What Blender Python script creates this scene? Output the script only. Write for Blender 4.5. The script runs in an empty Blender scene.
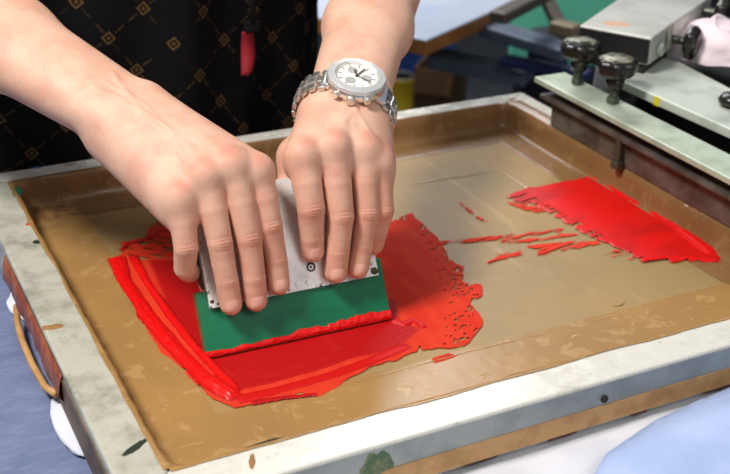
import bpy, math, random
import numpy as np
from mathutils import Vector, Matrix
from mathutils.bvhtree import BVHTree

random.seed(7); rng = np.random.default_rng(7)
sc = bpy.context.scene
col = sc.collection
ZB = 0.90                                   # height of the top of the screen frame above the floor
PI = math.pi
A3 = lambda *p: np.array(p, float)

# ------------------------------------------------------------------ camera, world, lights, exposure
CAMF, CC = 1154.22, A3(-0.1444, -0.5225, 0.4134)      # focal length in pixels; camera position (frame top = 0)
YAW, PIT, ROL = -0.4721, 0.4593, 0.0223
def cam_axes():
    cy, sy, cp, sp = math.cos(YAW), math.sin(YAW), math.cos(PIT), math.sin(PIT)
    f = A3(-sy*cp, cy*cp, -sp); r = A3(cy, sy, 0); u = np.cross(r, f)
    c, s = math.cos(ROL), math.sin(ROL)
    return c*r+s*u, -s*r+c*u, f
CR, CU, CF = cam_axes()
cd = bpy.data.cameras.new('camera'); cam = bpy.data.objects.new('camera', cd); col.objects.link(cam)
cam.matrix_world = Matrix([[CR[0], CU[0], -CF[0], CC[0]], [CR[1], CU[1], -CF[1], CC[1]],
                           [CR[2], CU[2], -CF[2], CC[2]+ZB], [0, 0, 0, 1]])
cd.sensor_width = 36; cd.sensor_fit = 'HORIZONTAL'; cd.lens = CAMF/730*36; cd.clip_start = .02
cd.dof.use_dof = True; cd.dof.focus_distance = 0.80; cd.dof.aperture_fstop = 10.0
sc.camera = cam
sc.view_settings.view_transform = 'Standard'; sc.view_settings.look = 'None'
sc.view_settings.gamma = 1; sc.view_settings.use_curve_mapping = False
sc.view_settings.exposure = 0.25
wd = bpy.data.worlds.new('world'); sc.world = wd; wd.use_nodes = True
bg = wd.node_tree.nodes['Background']; bg.inputs[0].default_value = (.80, .88, 1.0, 1); bg.inputs[1].default_value = .27
def area(name, loc, target, size, power, colr=(1, 1, 1), size_y=None):
    l = bpy.data.lights.new(name, 'AREA'); l.energy = power; l.color = colr; l.size = size
    if size_y: l.shape = 'RECTANGLE'; l.size_y = size_y
    o = bpy.data.objects.new(name, l); col.objects.link(o)
    o.location = (loc[0], loc[1], loc[2]+ZB)
    d = Vector(target)-Vector(loc); o.rotation_euler = d.to_track_quat('-Z', 'Y').to_euler()
    return o
area('key_light', (-0.66, 0.06, 1.42), (0.16, 0.2, 0), 0.34, 26, (1, .965, .93))
area('window_light', (0.9, 2.3, 1.75), (0.25, 0.1, 0), 1.5, 36, (.95, .97, 1), .9)
area('front_fill_light', (0.35, -1.2, 1.25), (0.2, 0.2, 0), .6, 5.5, (1, .97, .92))  # added fill from the front with no visible source, lifts the fingers

def ray(u, v): return CF + (u-365)/CAMF*CR - (v-237)/CAMF*CU
def at(u, v, z):
    d = ray(u, v); return CC + d*(z-CC[2])/d[2]

# ------------------------------------------------------------------ materials
def lin(c):
    return tuple(((x/255)/12.92 if x/255 <= .04045 else ((x/255+.055)/1.055)**2.4) for x in c)+(1,)
class NT:
    def __init__(s, name):
        s.m = bpy.data.materials.new(name); s.m.use_nodes = True; s.t = s.m.node_tree; s.n = s.t.nodes
        s.b = s.n['Principled BSDF']; s.co = s.n.new('ShaderNodeTexCoord').outputs['Object']
    def link(s, a, b): s.t.links.new(a, b)
    def put(s, sock, v):
        if hasattr(v, 'links'): s.link(v, sock)
        else: sock.default_value = v
    def math(s, op, a, b=0.0, clamp=False):
        n = s.n.new('ShaderNodeMath'); n.operation = op; n.use_clamp = clamp
        s.put(n.inputs[0], a); s.put(n.inputs[1], b); return n.outputs[0]
    def scale(s, v):
        n = s.n.new('ShaderNodeMapping'); s.link(s.co, n.inputs[0]); n.inputs['Scale'].default_value = v; return n.outputs[0]
    def noise(s, sc_, detail=4, rough=.55, vec=None, dist=0):
        n = s.n.new('ShaderNodeTexNoise'); s.link(vec if vec is not None else s.co, n.inputs['Vector'])
        n.inputs['Scale'].default_value = sc_; n.inputs['Detail'].default_value = detail
        n.inputs['Roughness'].default_value = rough; n.inputs['Distortion'].default_value = dist; return n.outputs['Fac']
    def ramp(s, f, lo, hi):
        n = s.n.new('ShaderNodeMapRange'); s.put(n.inputs['Value'], f)
        n.inputs['From Min'].default_value = lo; n.inputs['From Max'].default_value = hi
        n.interpolation_type = 'SMOOTHSTEP'; return n.outputs['Result']
    def mix(s, f, a, b):
        n = s.n.new('ShaderNodeMix'); n.data_type = 'RGBA'; s.put(n.inputs[0], f); s.put(n.inputs[6], a); s.put(n.inputs[7], b); return n.outputs[2]
    def attr(s, name):
        n = s.n.new('ShaderNodeAttribute'); n.attribute_name = name; return n.outputs['Fac']
    def bump(s, h, strength, dist=.001):
        n = s.n.new('ShaderNodeBump'); n.inputs['Strength'].default_value = strength; n.inputs['Distance'].default_value = dist
        s.put(n.inputs['Height'], h); s.link(n.outputs[0], s.b.inputs['Normal'])
    def set(s, **k):
        for a, v in k.items(): s.put(s.b.inputs[a.replace('_', ' ')], v)
        return s.m
def M(name, c, rough=.5, metal=0., c2=None, sc_=40, lo=.4, hi=.65, bump=None, spec=.5, stretch=None, **k):
    t = NT(name); base = lin(c)
    v = t.scale(stretch) if stretch else None
    if c2: base = t.mix(t.ramp(t.noise(sc_, 5, .6, v), lo, hi), lin(c), lin(c2))
    t.set(Base_Color=base, Roughness=rough, Metallic=metal, **k); t.b.inputs['Specular IOR Level'].default_value = spec
    if bump: t.bump(t.noise(bump[0], 4, .6, v), bump[1], bump[2] if len(bump) > 2 else .001)
    return t.m

def skin_mat():
    t = NT('skin')
    n = t.noise(38, 4, .6); n2 = t.noise(420, 3, .6)
    base = t.mix(t.ramp(n, .35, .7), lin((228, 184, 158)), lin((216, 163, 139)))
    base = t.mix(t.math('MULTIPLY', t.attr('red'), .62, True), base, lin((198, 112, 88)))
    base = t.mix(t.math('MULTIPLY', t.ramp(n2, .55, .8), .18), base, lin((198, 142, 112)))
    t.set(Base_Color=base, Roughness=.54); t.b.inputs['Specular IOR Level'].default_value = .30
    t.b.inputs['Subsurface Weight'].default_value = .18; t.b.inputs['Subsurface Radius'].default_value = (1, .35, .2)
    t.b.inputs['Subsurface Scale'].default_value = .004
    t.bump(t.math('ADD', t.noise(900, 3, .6), t.math('MULTIPLY', t.noise(160, 3, .6), 1.2)), .22, .0006)
    return t.m
def frame_mat(name, stain, lo, hi, c=(206, 205, 198)):
    t = NT(name)
    f = t.ramp(t.noise(26, 7, .68), lo, hi); g = t.ramp(t.noise(120, 5, .7), .60, .75)
    base = t.mix(f, lin(c), lin(stain)); base = t.mix(t.math('MULTIPLY', g, .45), base, lin((120, 112, 92)))
    sp = t.ramp(t.noise(300, 2, .5), .73, .77); base = t.mix(t.math('MULTIPLY', sp, .8), base, lin((70, 60, 45)))
    t.set(Base_Color=base, Roughness=t.ramp(t.noise(60, 5, .6), .1, 1.4), Metallic=.12)
    t.bump(t.noise(220, 5, .7), .25, .0005); return t.m
def tape_mat(name, c, c2, c3):
    t = NT(name); v = t.scale((1, 1, 1))
    patch = t.ramp(t.noise(70, 6, .65, None, .6), .56, .60)            # blisters where the tape has lifted
    base = t.mix(t.ramp(t.noise(14, 3, .5), .35, .65), lin(c), lin(c2))
    base = t.mix(t.math('MULTIPLY', patch, .55), base, lin(c3))
    t.set(Base_Color=base, Roughness=.28); t.b.inputs['Specular IOR Level'].default_value = .34
    h = t.math('ADD', t.noise(22, 3, .5, None, .8), t.math('MULTIPLY', patch, .10))
    t.bump(h, .22, .0016); return t.m
def mesh_mat():
    t = NT('screen_mesh_fabric')
    base = t.mix(t.ramp(t.noise(7, 4, .5), .35, .68), lin((164, 132, 84)), lin((152, 128, 86)))
    v = t.scale((1, .12, 1))
    st = t.ramp(t.noise(90, 4, .6, v), .58, .75)
    base = t.mix(t.math('MULTIPLY', st, .28), base, lin((186, 160, 122)))
    mp = t.n.new('ShaderNodeMapping'); t.link(t.co, mp.inputs[0]); mp.inputs['Rotation'].default_value = (0, 0, .9); mp.inputs['Scale'].default_value = (1, .10, 1)
    s2 = t.ramp(t.noise(70, 3, .6, mp.outputs[0]), .60, .72); base = t.mix(t.math('MULTIPLY', s2, .30), base, lin((196, 170, 128)))
    s3 = t.ramp(t.noise(11, 5, .65), .55, .62); base = t.mix(t.math('MULTIPLY', s3, .22), base, lin((134, 108, 68)))
    t.set(Base_Color=base, Roughness=.36); t.b.inputs['Specular IOR Level'].default_value = .22
    w = t.n.new('ShaderNodeTexWave'); w.inputs['Scale'].default_value = 900; t.link(t.co, w.inputs['Vector'])
    t.bump(t.math('ADD', t.noise(16, 3, .5), t.math('MULTIPLY', w.outputs['Fac'], .04)), .35, .0012); return t.m
def ink_mat():
    t = NT('red_ink')
    th = t.attr('thick')
    n = t.noise(60, 4, .6, t.scale((1, .25, 1)))
    thin = t.mix(t.ramp(n, .35, .7), lin((206, 42, 18)), lin((216, 58, 26)))
    base = t.mix(t.ramp(th, .25, .60), thin, lin((176, 8, 10))); base = t.mix(t.ramp(th, .68, .92), base, lin((218, 14, 12)))
    t.set(Base_Color=base, Roughness=t.ramp(th, 2.2, -.75)); t.b.inputs['Specular IOR Level'].default_value = .28
    t.bump(t.noise(150, 3, .6, t.scale((1, .3, 1))), .3, .0006); return t.m
def holder_mat(P0, axis):
    t = NT('brushed_aluminium')
    n = t.noise(45, 6, .65); base = t.mix(t.ramp(n, .4, .7), lin((246, 246, 242)), lin((214, 212, 204)))
    d = t.ramp(t.noise(230, 4, .75), .56, .62)
    low = t.ramp(t.attr('low'), .35, 1.0)
    base = t.mix(t.math('MULTIPLY', d, low), base, lin((38, 36, 30)))
    t.set(Base_Color=base, Metallic=.40, Roughness=t.ramp(t.noise(60, 4, .6), -.25, 1.5))
    t.bump(t.noise(60, 6, .7), .12, .001); return t.m
def apron_mat():
    """black cloth with a woven diagonal lattice: dashed ochre lines and little nested squares at the crossings"""
    t = NT('apron_cloth')
    sp = t.n.new('ShaderNodeSeparateXYZ'); t.link(t.co, sp.inputs[0]); x, z = sp.outputs[0], sp.outputs[2]
    S = 1/.052
    p = t.math('MULTIPLY', t.math('ADD', x, t.math('MULTIPLY', z, .72)), S)
    r = t.math('MULTIPLY', t.math('SUBTRACT', t.math('MULTIPLY', x, .72), z), S)
    fp = t.math('ABSOLUTE', t.math('SUBTRACT', t.math('FRACT', p), .5)); fr = t.math('ABSOLUTE', t.math('SUBTRACT', t.math('FRACT', r), .5))
    sq = t.math('MAXIMUM', fp, fr)
    LT = lambda a, b: t.math('LESS_THAN', a, b); GT = lambda a, b: t.math('GREATER_THAN', a, b); MU = lambda a, b: t.math('MULTIPLY', a, b)
    box = t.math('MAXIMUM', MU(LT(sq, .115), GT(sq, .075)), LT(sq, .035))
    dash = GT(t.noise(900, 2, .5), .47)
    la = MU(MU(LT(fp, .022), GT(fr, .17)), MU(LT(fr, .43), dash)); lb = MU(MU(LT(fr, .022), GT(fp, .17)), MU(LT(fp, .43), dash))
    f = t.math('MAXIMUM', box, MU(MU(t.math('MAXIMUM', la, lb), t.ramp(t.noise(22, 2, .5), .30, .62)), .75))
    base = t.mix(f, lin((9, 9, 12)), lin((90, 68, 38)))
    t.set(Base_Color=base, Roughness=.85); t.b.inputs['Specular IOR Level'].default_value = .15
    t.bump(t.noise(500, 2, .5), .3, .0005); return t.m

# ------------------------------------------------------------------ mesh helpers
class MB:
    def __init__(s): s.v = []; s.f = []
    def add(s, V, F):
        o = len(s.v); s.v += [tuple(map(float, p)) for p in V]; s.f += [tuple(i+o for i in f) for f in F]; return s
    def box(s, lo, hi):
        x0, y0, z0 = lo; x1, y1, z1 = hi
        return s.add([(x0, y0, z0), (x1, y0, z0), (x1, y1, z0), (x0, y1, z0), (x0, y0, z1), (x1, y0, z1), (x1, y1, z1), (x0, y1, z1)],
                     [(3, 2, 1, 0), (4, 5, 6, 7), (0, 1, 5, 4), (1, 2, 6, 5), (2, 3, 7, 6), (3, 0, 4, 7)])
    def obox(s, c, X, Y, Z, hx, hy, hz):
        c, X, Y, Z = map(np.asarray, (c, X, Y, Z))
        V = [c+X*a*hx+Y*b*hy+Z*d*hz for d in (-1, 1) for a, b in ((-1, -1), (1, -1), (1, 1), (-1, 1))]
        return s.add(V, [(3, 2, 1, 0), (4, 5, 6, 7), (0, 1, 5, 4), (1, 2, 6, 5), (2, 3, 7, 6), (3, 0, 4, 7)])
    def prism(s, pts, ext):
        n = len(pts); ext = np.asarray(ext, float); P = [np.asarray(p, float) for p in pts]
        return s.add(P+[p+ext for p in P], [tuple(range(n))[::-1], tuple(range(n, 2*n))]+[(i, (i+1) % n, n+(i+1) % n, n+i) for i in range(n)])
    def lathe(s, prof, c, ax, n=32, wob=None):
        c = np.asarray(c, float); ax = np.asarray(ax, float); ax = ax/np.linalg.norm(ax)
        X = np.cross(ax, (0, 1, 0) if abs(ax[1]) < .9 else (1, 0, 0)); X /= np.linalg.norm(X); Y = np.cross(ax, X)
        V = []; F = []; m = len(prof)
        for j in range(n):
            a = 2*PI*j/n
            for r, h in prof:
                rr = r*(wob(a, h) if wob else 1); V.append(c+ax*h+(X*math.cos(a)+Y*math.sin(a))*rr)
        for j in range(n):
            k = (j+1) % n
            for i in range(m-1): F.append((j*m+i, k*m+i, k*m+i+1, j*m+i+1))
        F.append(tuple(j*m for j in range(n))[::-1]); F.append(tuple(j*m+m-1 for j in range(n)))
        return s.add(V, F)
    def cyl(s, a, b, r, r2=None, n=20):
        a, b = np.asarray(a, float), np.asarray(b, float); L = np.linalg.norm(b-a)
        return s.lathe([(r, 0), (r if r2 is None else r2, L)], a, b-a, n)
    def tube(s, pts, r, n=10):
        P = [np.asarray(p, float) for p in pts]; V = []; F = []; up = A3(0.13, .21, .97)
        for i, p in enumerate(P):
            t = P[min(i+1, len(P)-1)]-P[max(i-1, 0)]; t /= np.linalg.norm(t)
            x = np.cross(t, up); x /= np.linalg.norm(x); y = np.cross(t, x); rr = r[i] if hasattr(r, '__len__') else r
            V += [p+rr*(x*math.cos(2*PI*j/n)+y*math.sin(2*PI*j/n)) for j in range(n)]
        for i in range(len(P)-1):
            F += [(i*n+j, i*n+(j+1) % n, (i+1)*n+(j+1) % n, (i+1)*n+j) for j in range(n)]
        F += [tuple(range(n))[::-1], tuple(range((len(P)-1)*n, len(P)*n))]
        return s.add(V, F)
    def obj(s, name, m, parent=None, **k): return mobj(name, np.array(s.v), s.f, m, parent, **k)
WORLD = {}
def mobj(name, V, F, m, parent=None, bevel=0, smooth=False, attrs=None, origin=None, recalc=True, subsurf=0, solid=0):
    """one mesh object; V in frame coordinates; the parent's place is taken off"""
    V = np.asarray(V, float)
    if parent is not None: org = WORLD[parent.name]
    else: org = origin if origin is not None else A3((V[:, 0].min()+V[:, 0].max())/2, (V[:, 1].min()+V[:, 1].max())/2, V[:, 2].min())
    me = bpy.data.meshes.new(name); Vl = V-org
    if isinstance(F, np.ndarray):
        n = len(F); k = F.shape[1]
        me.vertices.add(len(Vl)); me.vertices.foreach_set('co', Vl.astype(np.float32).ravel())
        me.loops.add(n*k); me.loops.foreach_set('vertex_index', F.astype(np.int32).ravel())
        me.polygons.add(n); me.polygons.foreach_set('loop_start', np.arange(0, n*k, k, dtype=np.int32))
        me.update(calc_edges=True); me.validate()
    else: me.from_pydata([tuple(p) for p in Vl], [], F)
    if recalc:
        import bmesh
        bm = bmesh.new(); bm.from_mesh(me); bmesh.ops.recalc_face_normals(bm, faces=bm.faces); bm.to_mesh(me); bm.free()
    if attrs:
        for a, d in attrs.items():
            at_ = me.attributes.new(a, 'FLOAT', 'POINT'); at_.data.foreach_set('value', np.asarray(d, np.float32))
    if smooth: me.polygons.foreach_set('use_smooth', [True]*len(me.polygons))
    me.materials.append(m)
    o = bpy.data.objects.new(name, me); col.objects.link(o)
    WORLD[o.name] = org
    if parent is not None: o.parent = parent
    else: o.location = org
    if solid:
        md = o.modifiers.new('solid', 'SOLIDIFY'); md.thickness = solid; md.offset = 0
    if bevel:
        md = o.modifiers.new('bevel', 'BEVEL'); md.width = bevel; md.segments = 2; md.limit_method = 'ANGLE'; md.angle_limit = .6
    if subsurf:
        md = o.modifiers.new('sub', 'SUBSURF'); md.levels = md.render_levels = subsurf
    return o
def thing(name, loc, label, cat, group=None):
    o = bpy.data.objects.new(name, None); col.objects.link(o); o.empty_display_size = .02
    o.location = loc; WORLD[o.name] = np.asarray(loc, float)
    return tag(o, label, cat, group)
def tag(o, label=None, cat=None, group=None, kind=None):
    if label: o['label'] = label
    if cat: o['category'] = cat
    if group: o['group'] = group
    if kind: o['kind'] = kind
    return o
def unit(v): v = np.asarray(v, float); return v/np.linalg.norm(v)
def vnoise(x, y, seed=0):
    xi = np.floor(x).astype(np.int64); yi = np.floor(y).astype(np.int64); fx = x-xi; fy = y-yi
    fx = fx*fx*(3-2*fx); fy = fy*fy*(3-2*fy)
    def h(a, b):
        n = (a*374761393+b*668265263+seed*1442695041) & 0x7fffffff
        n = ((n ^ (n >> 13))*1274126177) & 0x7fffffff
        return ((n ^ (n >> 16)) & 0xffff)/65535.
    return (h(xi, yi)*(1-fx)+h(xi+1, yi)*fx)*(1-fy)+(h(xi, yi+1)*(1-fx)+h(xi+1, yi+1)*fx)*fy
def fbm(x, y, seed=0, o=4):
    return sum(vnoise(x*2**i, y*2**i, seed+i)*.5**i for i in range(o))/sum(.5**i for i in range(o))
def sstep(a, b, x):
    t = np.clip((x-a)/(b-a), 0, 1); return t*t*(3-2*t)

# ------------------------------------------------------------------ signed-distance modelling for the figure
class Field:
    def __init__(s, lo, hi, h):
        s.lo = np.asarray(lo, float); s.h = h; s.n = np.ceil((np.asarray(hi)-s.lo)/h).astype(int)+1
        s.D = np.full(s.n, .05, np.float32)
    def sub(s, lo, hi):
        i = np.clip(np.floor((lo-s.lo)/s.h).astype(int), 0, s.n); j = np.clip(np.ceil((hi-s.lo)/s.h).astype(int)+1, 0, s.n)
        g = np.ix_(*[(s.lo[k]+np.arange(i[k], j[k])*s.h) for k in range(3)])
        return tuple(slice(i[k], j[k]) for k in range(3)), [x.astype(np.float32) for x in g]
    def merge(s, sl, d, k):
        o = s.D[sl]
        if k > 0:
            h = np.maximum(k-np.abs(o-d), 0)/k; s.D[sl] = np.minimum(o, d)-h*h*k*.25
        else: s.D[sl] = np.minimum(o, d)
    def cone(s, a, b, ra, rb, k=.004):
        a, b = np.asarray(a, float), np.asarray(b, float); m = max(ra, rb)+k+4*s.h
        sl, (X, Y, Z) = s.sub(np.minimum(a, b)-m, np.maximum(a, b)+m)
        if 0 in s.D[sl].shape: return
        ba = b-a; L = max(ba@ba, 1e-12)
        t = np.clip(((X-a[0])*ba[0]+(Y-a[1])*ba[1]+(Z-a[2])*ba[2])/L, 0, 1)
        d = np.sqrt((X-a[0]-t*ba[0])**2+(Y-a[1]-t*ba[1])**2+(Z-a[2]-t*ba[2])**2)-(ra+(rb-ra)*t)
        s.merge(sl, d.astype(np.float32), k)
    def ell(s, c, R, axes=None, k=.004):
        c = np.asarray(c, float); R = np.asarray(R, float); m = R.max()+k+4*s.h
        sl, (X, Y, Z) = s.sub(c-m, c+m)
        if 0 in s.D[sl].shape: return
        X, Y, Z = np.broadcast_arrays(X-c[0], Y-c[1], Z-c[2])
        if axes is not None: X, Y, Z = [X*e[0]+Y*e[1]+Z*e[2] for e in axes]
        q = np.sqrt((X/R[0])**2+(Y/R[1])**2+(Z/R[2])**2); g = np.sqrt((X/R[0]**2)**2+(Y/R[1]**2)**2+(Z/R[2]**2)**2)
        s.merge(sl, (q*(q-1)/np.maximum(g, 1e-6)).astype(np.float32), k)
    def field(s, other, k):
        i = np.round((other.lo-s.lo)/s.h).astype(int); s.merge(tuple(slice(i[k_], i[k_]+other.n[k_]) for k_ in range(3)), other.D, k)
    def child(s, lo, hi):
        i = np.floor((np.asarray(lo)-s.lo)/s.h).astype(int); i = np.maximum(i, 0); l = s.lo+i*s.h
        f = Field(l, np.minimum(np.asarray(hi), s.lo+(s.n-1)*s.h-1e-9), s.h); f.n = np.minimum(f.n, s.n-i); f.D = f.D[:f.n[0], :f.n[1], :f.n[2]].copy(); return f
    def mesh(s, smooth=2):
        D = s.D; n = np.array(D.shape); I = D < 0
        c = [(a, b, d) for a in (0, 1) for b in (0, 1) for d in (0, 1)]
        sh = lambda A, o: A[o[0]:n[0]-1+o[0], o[1]:n[1]-1+o[1], o[2]:n[2]-1+o[2]]
        cnt = sum(sh(I, o).astype(np.uint8) for o in c)
        cells = np.argwhere((cnt > 0) & (cnt < 8)); N = len(cells)
        idx = np.full(n-1, -1, np.int32); idx[tuple(cells.T)] = np.arange(N)
        vals = {o: D[tuple((cells+o).T)].astype(float) for o in c}
        acc = np.zeros((N, 3)); k = np.zeros(N)
        for o in c:
            for ax in range(3):
                if o[ax]: continue
                p = list(o); p[ax] = 1; va, vb = vals[o], vals[tuple(p)]; msk = (va < 0) != (vb < 0)
                t = np.where(msk, va/np.where(msk, va-vb, 1), 0); q = np.tile(np.array(o, float), (N, 1)); q[:, ax] = t
                acc[msk] += q[msk]; k[msk] += 1
        V = s.lo+(cells+acc/k[:, None])*s.h
        Fs = []
        for ax in range(3):
            u, w = (ax+1) % 3, (ax+2) % 3
            a = [slice(None)]*3; b = [slice(None)]*3; a[ax] = slice(0, n[ax]-1); b[ax] = slice(1, n[ax])
            Ia, Ib = I[tuple(a)], I[tuple(b)]; E = np.argwhere(Ia != Ib)
            E = E[(E[:, u] > 0) & (E[:, w] > 0) & (E[:, u] < n[u]-1) & (E[:, w] < n[w]-1)]
            ins = Ia[tuple(E.T)]
            def g(du, dw):
                e = E.copy(); e[:, u] -= du; e[:, w] -= dw; return idx[tuple(e.T)]
            q = np.stack([g(1, 1), g(0, 1), g(0, 0), g(1, 0)], 1); q[~ins] = q[~ins][:, ::-1]; Fs.append(q)
        F = np.concatenate(Fs)
        for _ in range(smooth):
            S = np.zeros_like(V); C = np.zeros(N)
            for i in range(4):
                j = F[:, (i+1) % 4]; np.add.at(S, F[:, i], V[j]); np.add.at(C, F[:, i], 1); np.add.at(S, j, V[F[:, i]]); np.add.at(C, j, 1)
            V = V*.5+.5*S/np.maximum(C, 1)[:, None]
        return V, F
def vnormals(V, F):
    nr = np.cross(V[F[:, 2]]-V[F[:, 0]], V[F[:, 3]]-V[F[:, 1]]); N = np.zeros_like(V)
    for i in range(4): np.add.at(N, F[:, i], nr)
    return N/np.maximum(np.linalg.norm(N, axis=1), 1e-12)[:, None]

# ------------------------------------------------------------------ room
W, D, BL, BF, BB, BR, H, FH = .52, .4484, .0306, .0305, .024, .032, .0262, .036
floor_m = M('painted_concrete', (72, 74, 80), .6, c2=(58, 60, 66), sc_=18, lo=.3, hi=.7, bump=(60, .3, .004))
wall_m = M('dark_wall_paint', (70, 74, 80), .8, c2=(60, 63, 70), sc_=4)
def struct(name, mb, m): return tag(mb.obj(name, m), kind='structure')
struct('floor', MB().box((-3.5, -3, -ZB-.1), (4.5, 5, -ZB)), floor_m)
struct('wall_back', MB().box((-3.5, 5, -ZB), (4.5, 5.1, 2.2)), wall_m)
struct('wall_right', MB().box((4.5, -3, -ZB), (4.6, 5.1, 2.2)), wall_m)
struct('wall_left', MB().box((-3.6, -3, -ZB), (-3.5, 5.1, 2.2)), wall_m)

# ------------------------------------------------------------------ screen frame
fr = thing('printing_screen', (W/2, D/2, -FH), 'scuffed aluminium screen printing frame lined with glossy brown tape, under both hands', 'printing screen')
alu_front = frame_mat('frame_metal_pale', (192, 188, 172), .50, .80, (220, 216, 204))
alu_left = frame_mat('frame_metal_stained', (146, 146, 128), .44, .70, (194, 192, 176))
def bar(pts, m): return MB().prism([(x, y, -FH) for x, y in pts], (0, 0, FH)).obj('frame_bar', m, fr, bevel=.0018)
bar([(-BL, -BF), (W+BR, -BF), (W, 0), (0, 0)], alu_front)
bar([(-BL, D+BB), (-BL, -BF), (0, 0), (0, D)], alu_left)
bar([(W+BR, D+BB), (-BL, D+BB), (0, D), (W, D)], alu_front)
bar([(W+BR, -BF), (W+BR, D+BB), (W, D), (W, 0)], alu_front)
g = 60; xs = np.linspace(-.004, W+.004, g); ys = np.linspace(-.004, D+.004, g)
V = [(x, y, -H) for y in ys for x in xs]; F = [(j*g+i, j*g+i+1, (j+1)*g+i+1, (j+1)*g+i) for j in range(g-1) for i in range(g-1)]
mobj('mesh', V, F, mesh_mat(), fr)
MB().box((-.003, -.003, -FH+.001), (W+.003, D+.003, -H-.004)).obj('mesh_backing', M('mesh_underside', (120, 100, 70), .6), fr)
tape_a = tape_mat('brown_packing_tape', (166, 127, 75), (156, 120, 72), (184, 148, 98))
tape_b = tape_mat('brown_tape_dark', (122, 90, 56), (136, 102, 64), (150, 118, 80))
def strip(a, b, inward, width, m, lap=.004, seed=0, flare=0.0):
    """tape from the bar's top edge, down the inner wall and out over the mesh; a -> b along the edge"""
    a, b, inn = A3(*a, 0), A3(*b, 0), A3(*inward, 0); n = 150
    prof = [(-lap, .0006), (-.001, .0008), (.0012, -.001), (.0022, -.008), (.003, -.016), (.0042, -H+.003), (.0065, -H+.0011), (.010, -H+.0008)]
    w = np.linspace(.014, width, 9); prof += [(x, -H+.0007) for x in w]; m_ = len(prof); L = np.linalg.norm(b-a); V = []; F = []
    for i in range(n+1):
        t = i/n; s = t*L; p = a+(b-a)*t; e = min(s, L-s)
        for j, (o, z) in enumerate(prof):
            oo = o+(max(0, .016-e)**2/.030 if j > 1 else 0)
            k = fbm(np.array(s*90.), np.array(j*.5), seed, 3)-.5
            kk = fbm(np.array(s*26.+j*.9), np.array(j*.35), seed+9, 3)-.5
            amp = .0022 if 2 <= j <= 5 else .0003
            edge = (fbm(np.array(s*30.), np.array(.3), seed+5, 3)-.5)*.004 if j == m_-1 else 0
            lapw = (fbm(np.array(s*22.), np.array(.7), seed+3, 4)-.5)*.005 if j == 0 else 0
            if j > 7: amp = .0002
            if j == m_-1: z = -H+.0003
            V.append(p+inn*(oo+amp*(k+kk)+edge+lapw)+A3(0, 0, z+(abs(k)*.0006 if j > 6 else 0)))
    for i in range(n):
        F += [(i*m_+j, (i+1)*m_+j, (i+1)*m_+j+1, i*m_+j+1) for j in range(m_-1)]
    return mobj('tape_strip', V, F, m, fr, smooth=True)
strip((0, 0), (W, 0), (0, 1), .075, tape_a, .003, 1)
strip((0, D), (0, 0), (1, 0), .055, tape_a, .003, 2)
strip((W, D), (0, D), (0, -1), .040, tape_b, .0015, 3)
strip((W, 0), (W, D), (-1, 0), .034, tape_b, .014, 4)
MB().box((-BL+.0015, -BF-.0006, -.0345), (W+BR-.0015, -BF+.0004, -.0022)).obj('bar_face', M('shaded_aluminium', (158, 162, 160), .45, .4, c2=(140, 144, 142), sc_=30, bump=(160, .3)), fr, bevel=.0003)  # thin greyer strip: shade on the bar's front side painted into the metal colour
tan = M('tan_masking_tape', (198, 152, 96), .55, c2=(176, 130, 78), sc_=50, bump=(200, .3))
MB().box((-BL+.002, -BF-.0013, -.0335), (W+BR-.02, -BF+.0002, -.0190)).obj('edge_tape', tan, fr, bevel=.0004)
MB().box((-BL-.0012, -BF+.003, -.0345), (-BL+.0004, .150, -.008)).obj('edge_tape', M('grimy_side_tape', (104, 86, 70), .6, c2=(74, 60, 52), sc_=40), fr, bevel=.0004)['label'] = 'grimy brown tape on the left side'
dirt = M('dried_ink_dirt', (70, 30, 36), .6, c2=(40, 36, 30), sc_=80)
def blob(name, c, rx, ry, m, z0, label=None, seed=0, parent=fr, ang=0, hgt=.0005, n=40):
    ca, sa = math.cos(ang), math.sin(ang); V = [(c[0], c[1], z0+hgt)]; F = []
    for ring, hz in ((.6, hgt), (1, -.0001)):
        for i in range(n):
            a = 2*PI*i/n; r = ring*(.75+.55*float(fbm(np.array(3+2.2*math.cos(a)), np.array(3+2.2*math.sin(a)), seed, 3)))
            x, y = r*rx*math.cos(a), r*ry*math.sin(a); V.append((c[0]+ca*x-sa*y, c[1]+sa*x+ca*y, z0+hz))
    F += [(0, 1+i, 1+(i+1) % n) for i in range(n)]+[(1+i, 1+n+i, 1+n+(i+1) % n, 1+(i+1) % n) for i in range(n)]
    o = mobj(name, V, F, m, parent, smooth=True)
    if label: o['label'] = label
    return o
green_s = M('green_stain', (30, 92, 70), .5); red_s = M('red_stain', (196, 52, 34), .45); dark_s = M('dark_green_stain', (34, 44, 30), .5); blue_s = M('blue_stain', (60, 110, 150), .5); brown_s = M('brown_stain', (150, 110, 62), .6)
blob('ink_stain', at(17, 192, 0), .004, .012, green_s, 0, 'green ink stain', 2, ang=-.2)
blob('ink_stain', at(30, 224, 0), .004, .0028, red_s, 0, 'red ink spot', 3)
blob('ink_stain', at(136, 447, 0), .011, .0026, dark_s, 0, 'dark green ink smear', 4, ang=.55)
blob('ink_stain', at(37, 242, 0), .0035, .004, dark_s, 0, 'dark ink spot', 5)
blob('ink_stain', at(53, 327, 0), .008, .004, brown_s, 0, 'torn brown tape scrap', 6, ang=-.2)
blob('ink_stain', at(70, 165, 0), .007, .002, brown_s, 0, 'brown ink smear', 7)
blob('ink_stain', at(36, 168, 0), .006, .002, blue_s, 0, 'blue ink smear', 17)
blob('ink_stain', at(265, 443, 0), .011, .0022, dark_s, 0, 'dark green smear by the tape edge', 8, ang=.05)
blob('ink_stain', at(252, 462, 0), .002, .008, brown_s, 0, 'brown dribble', 9, ang=-.4)
blob('ink_stain', at(512, 99, 0), .006, .003, brown_s, 0, 'tan tape scrap on the corner', 10)
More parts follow.
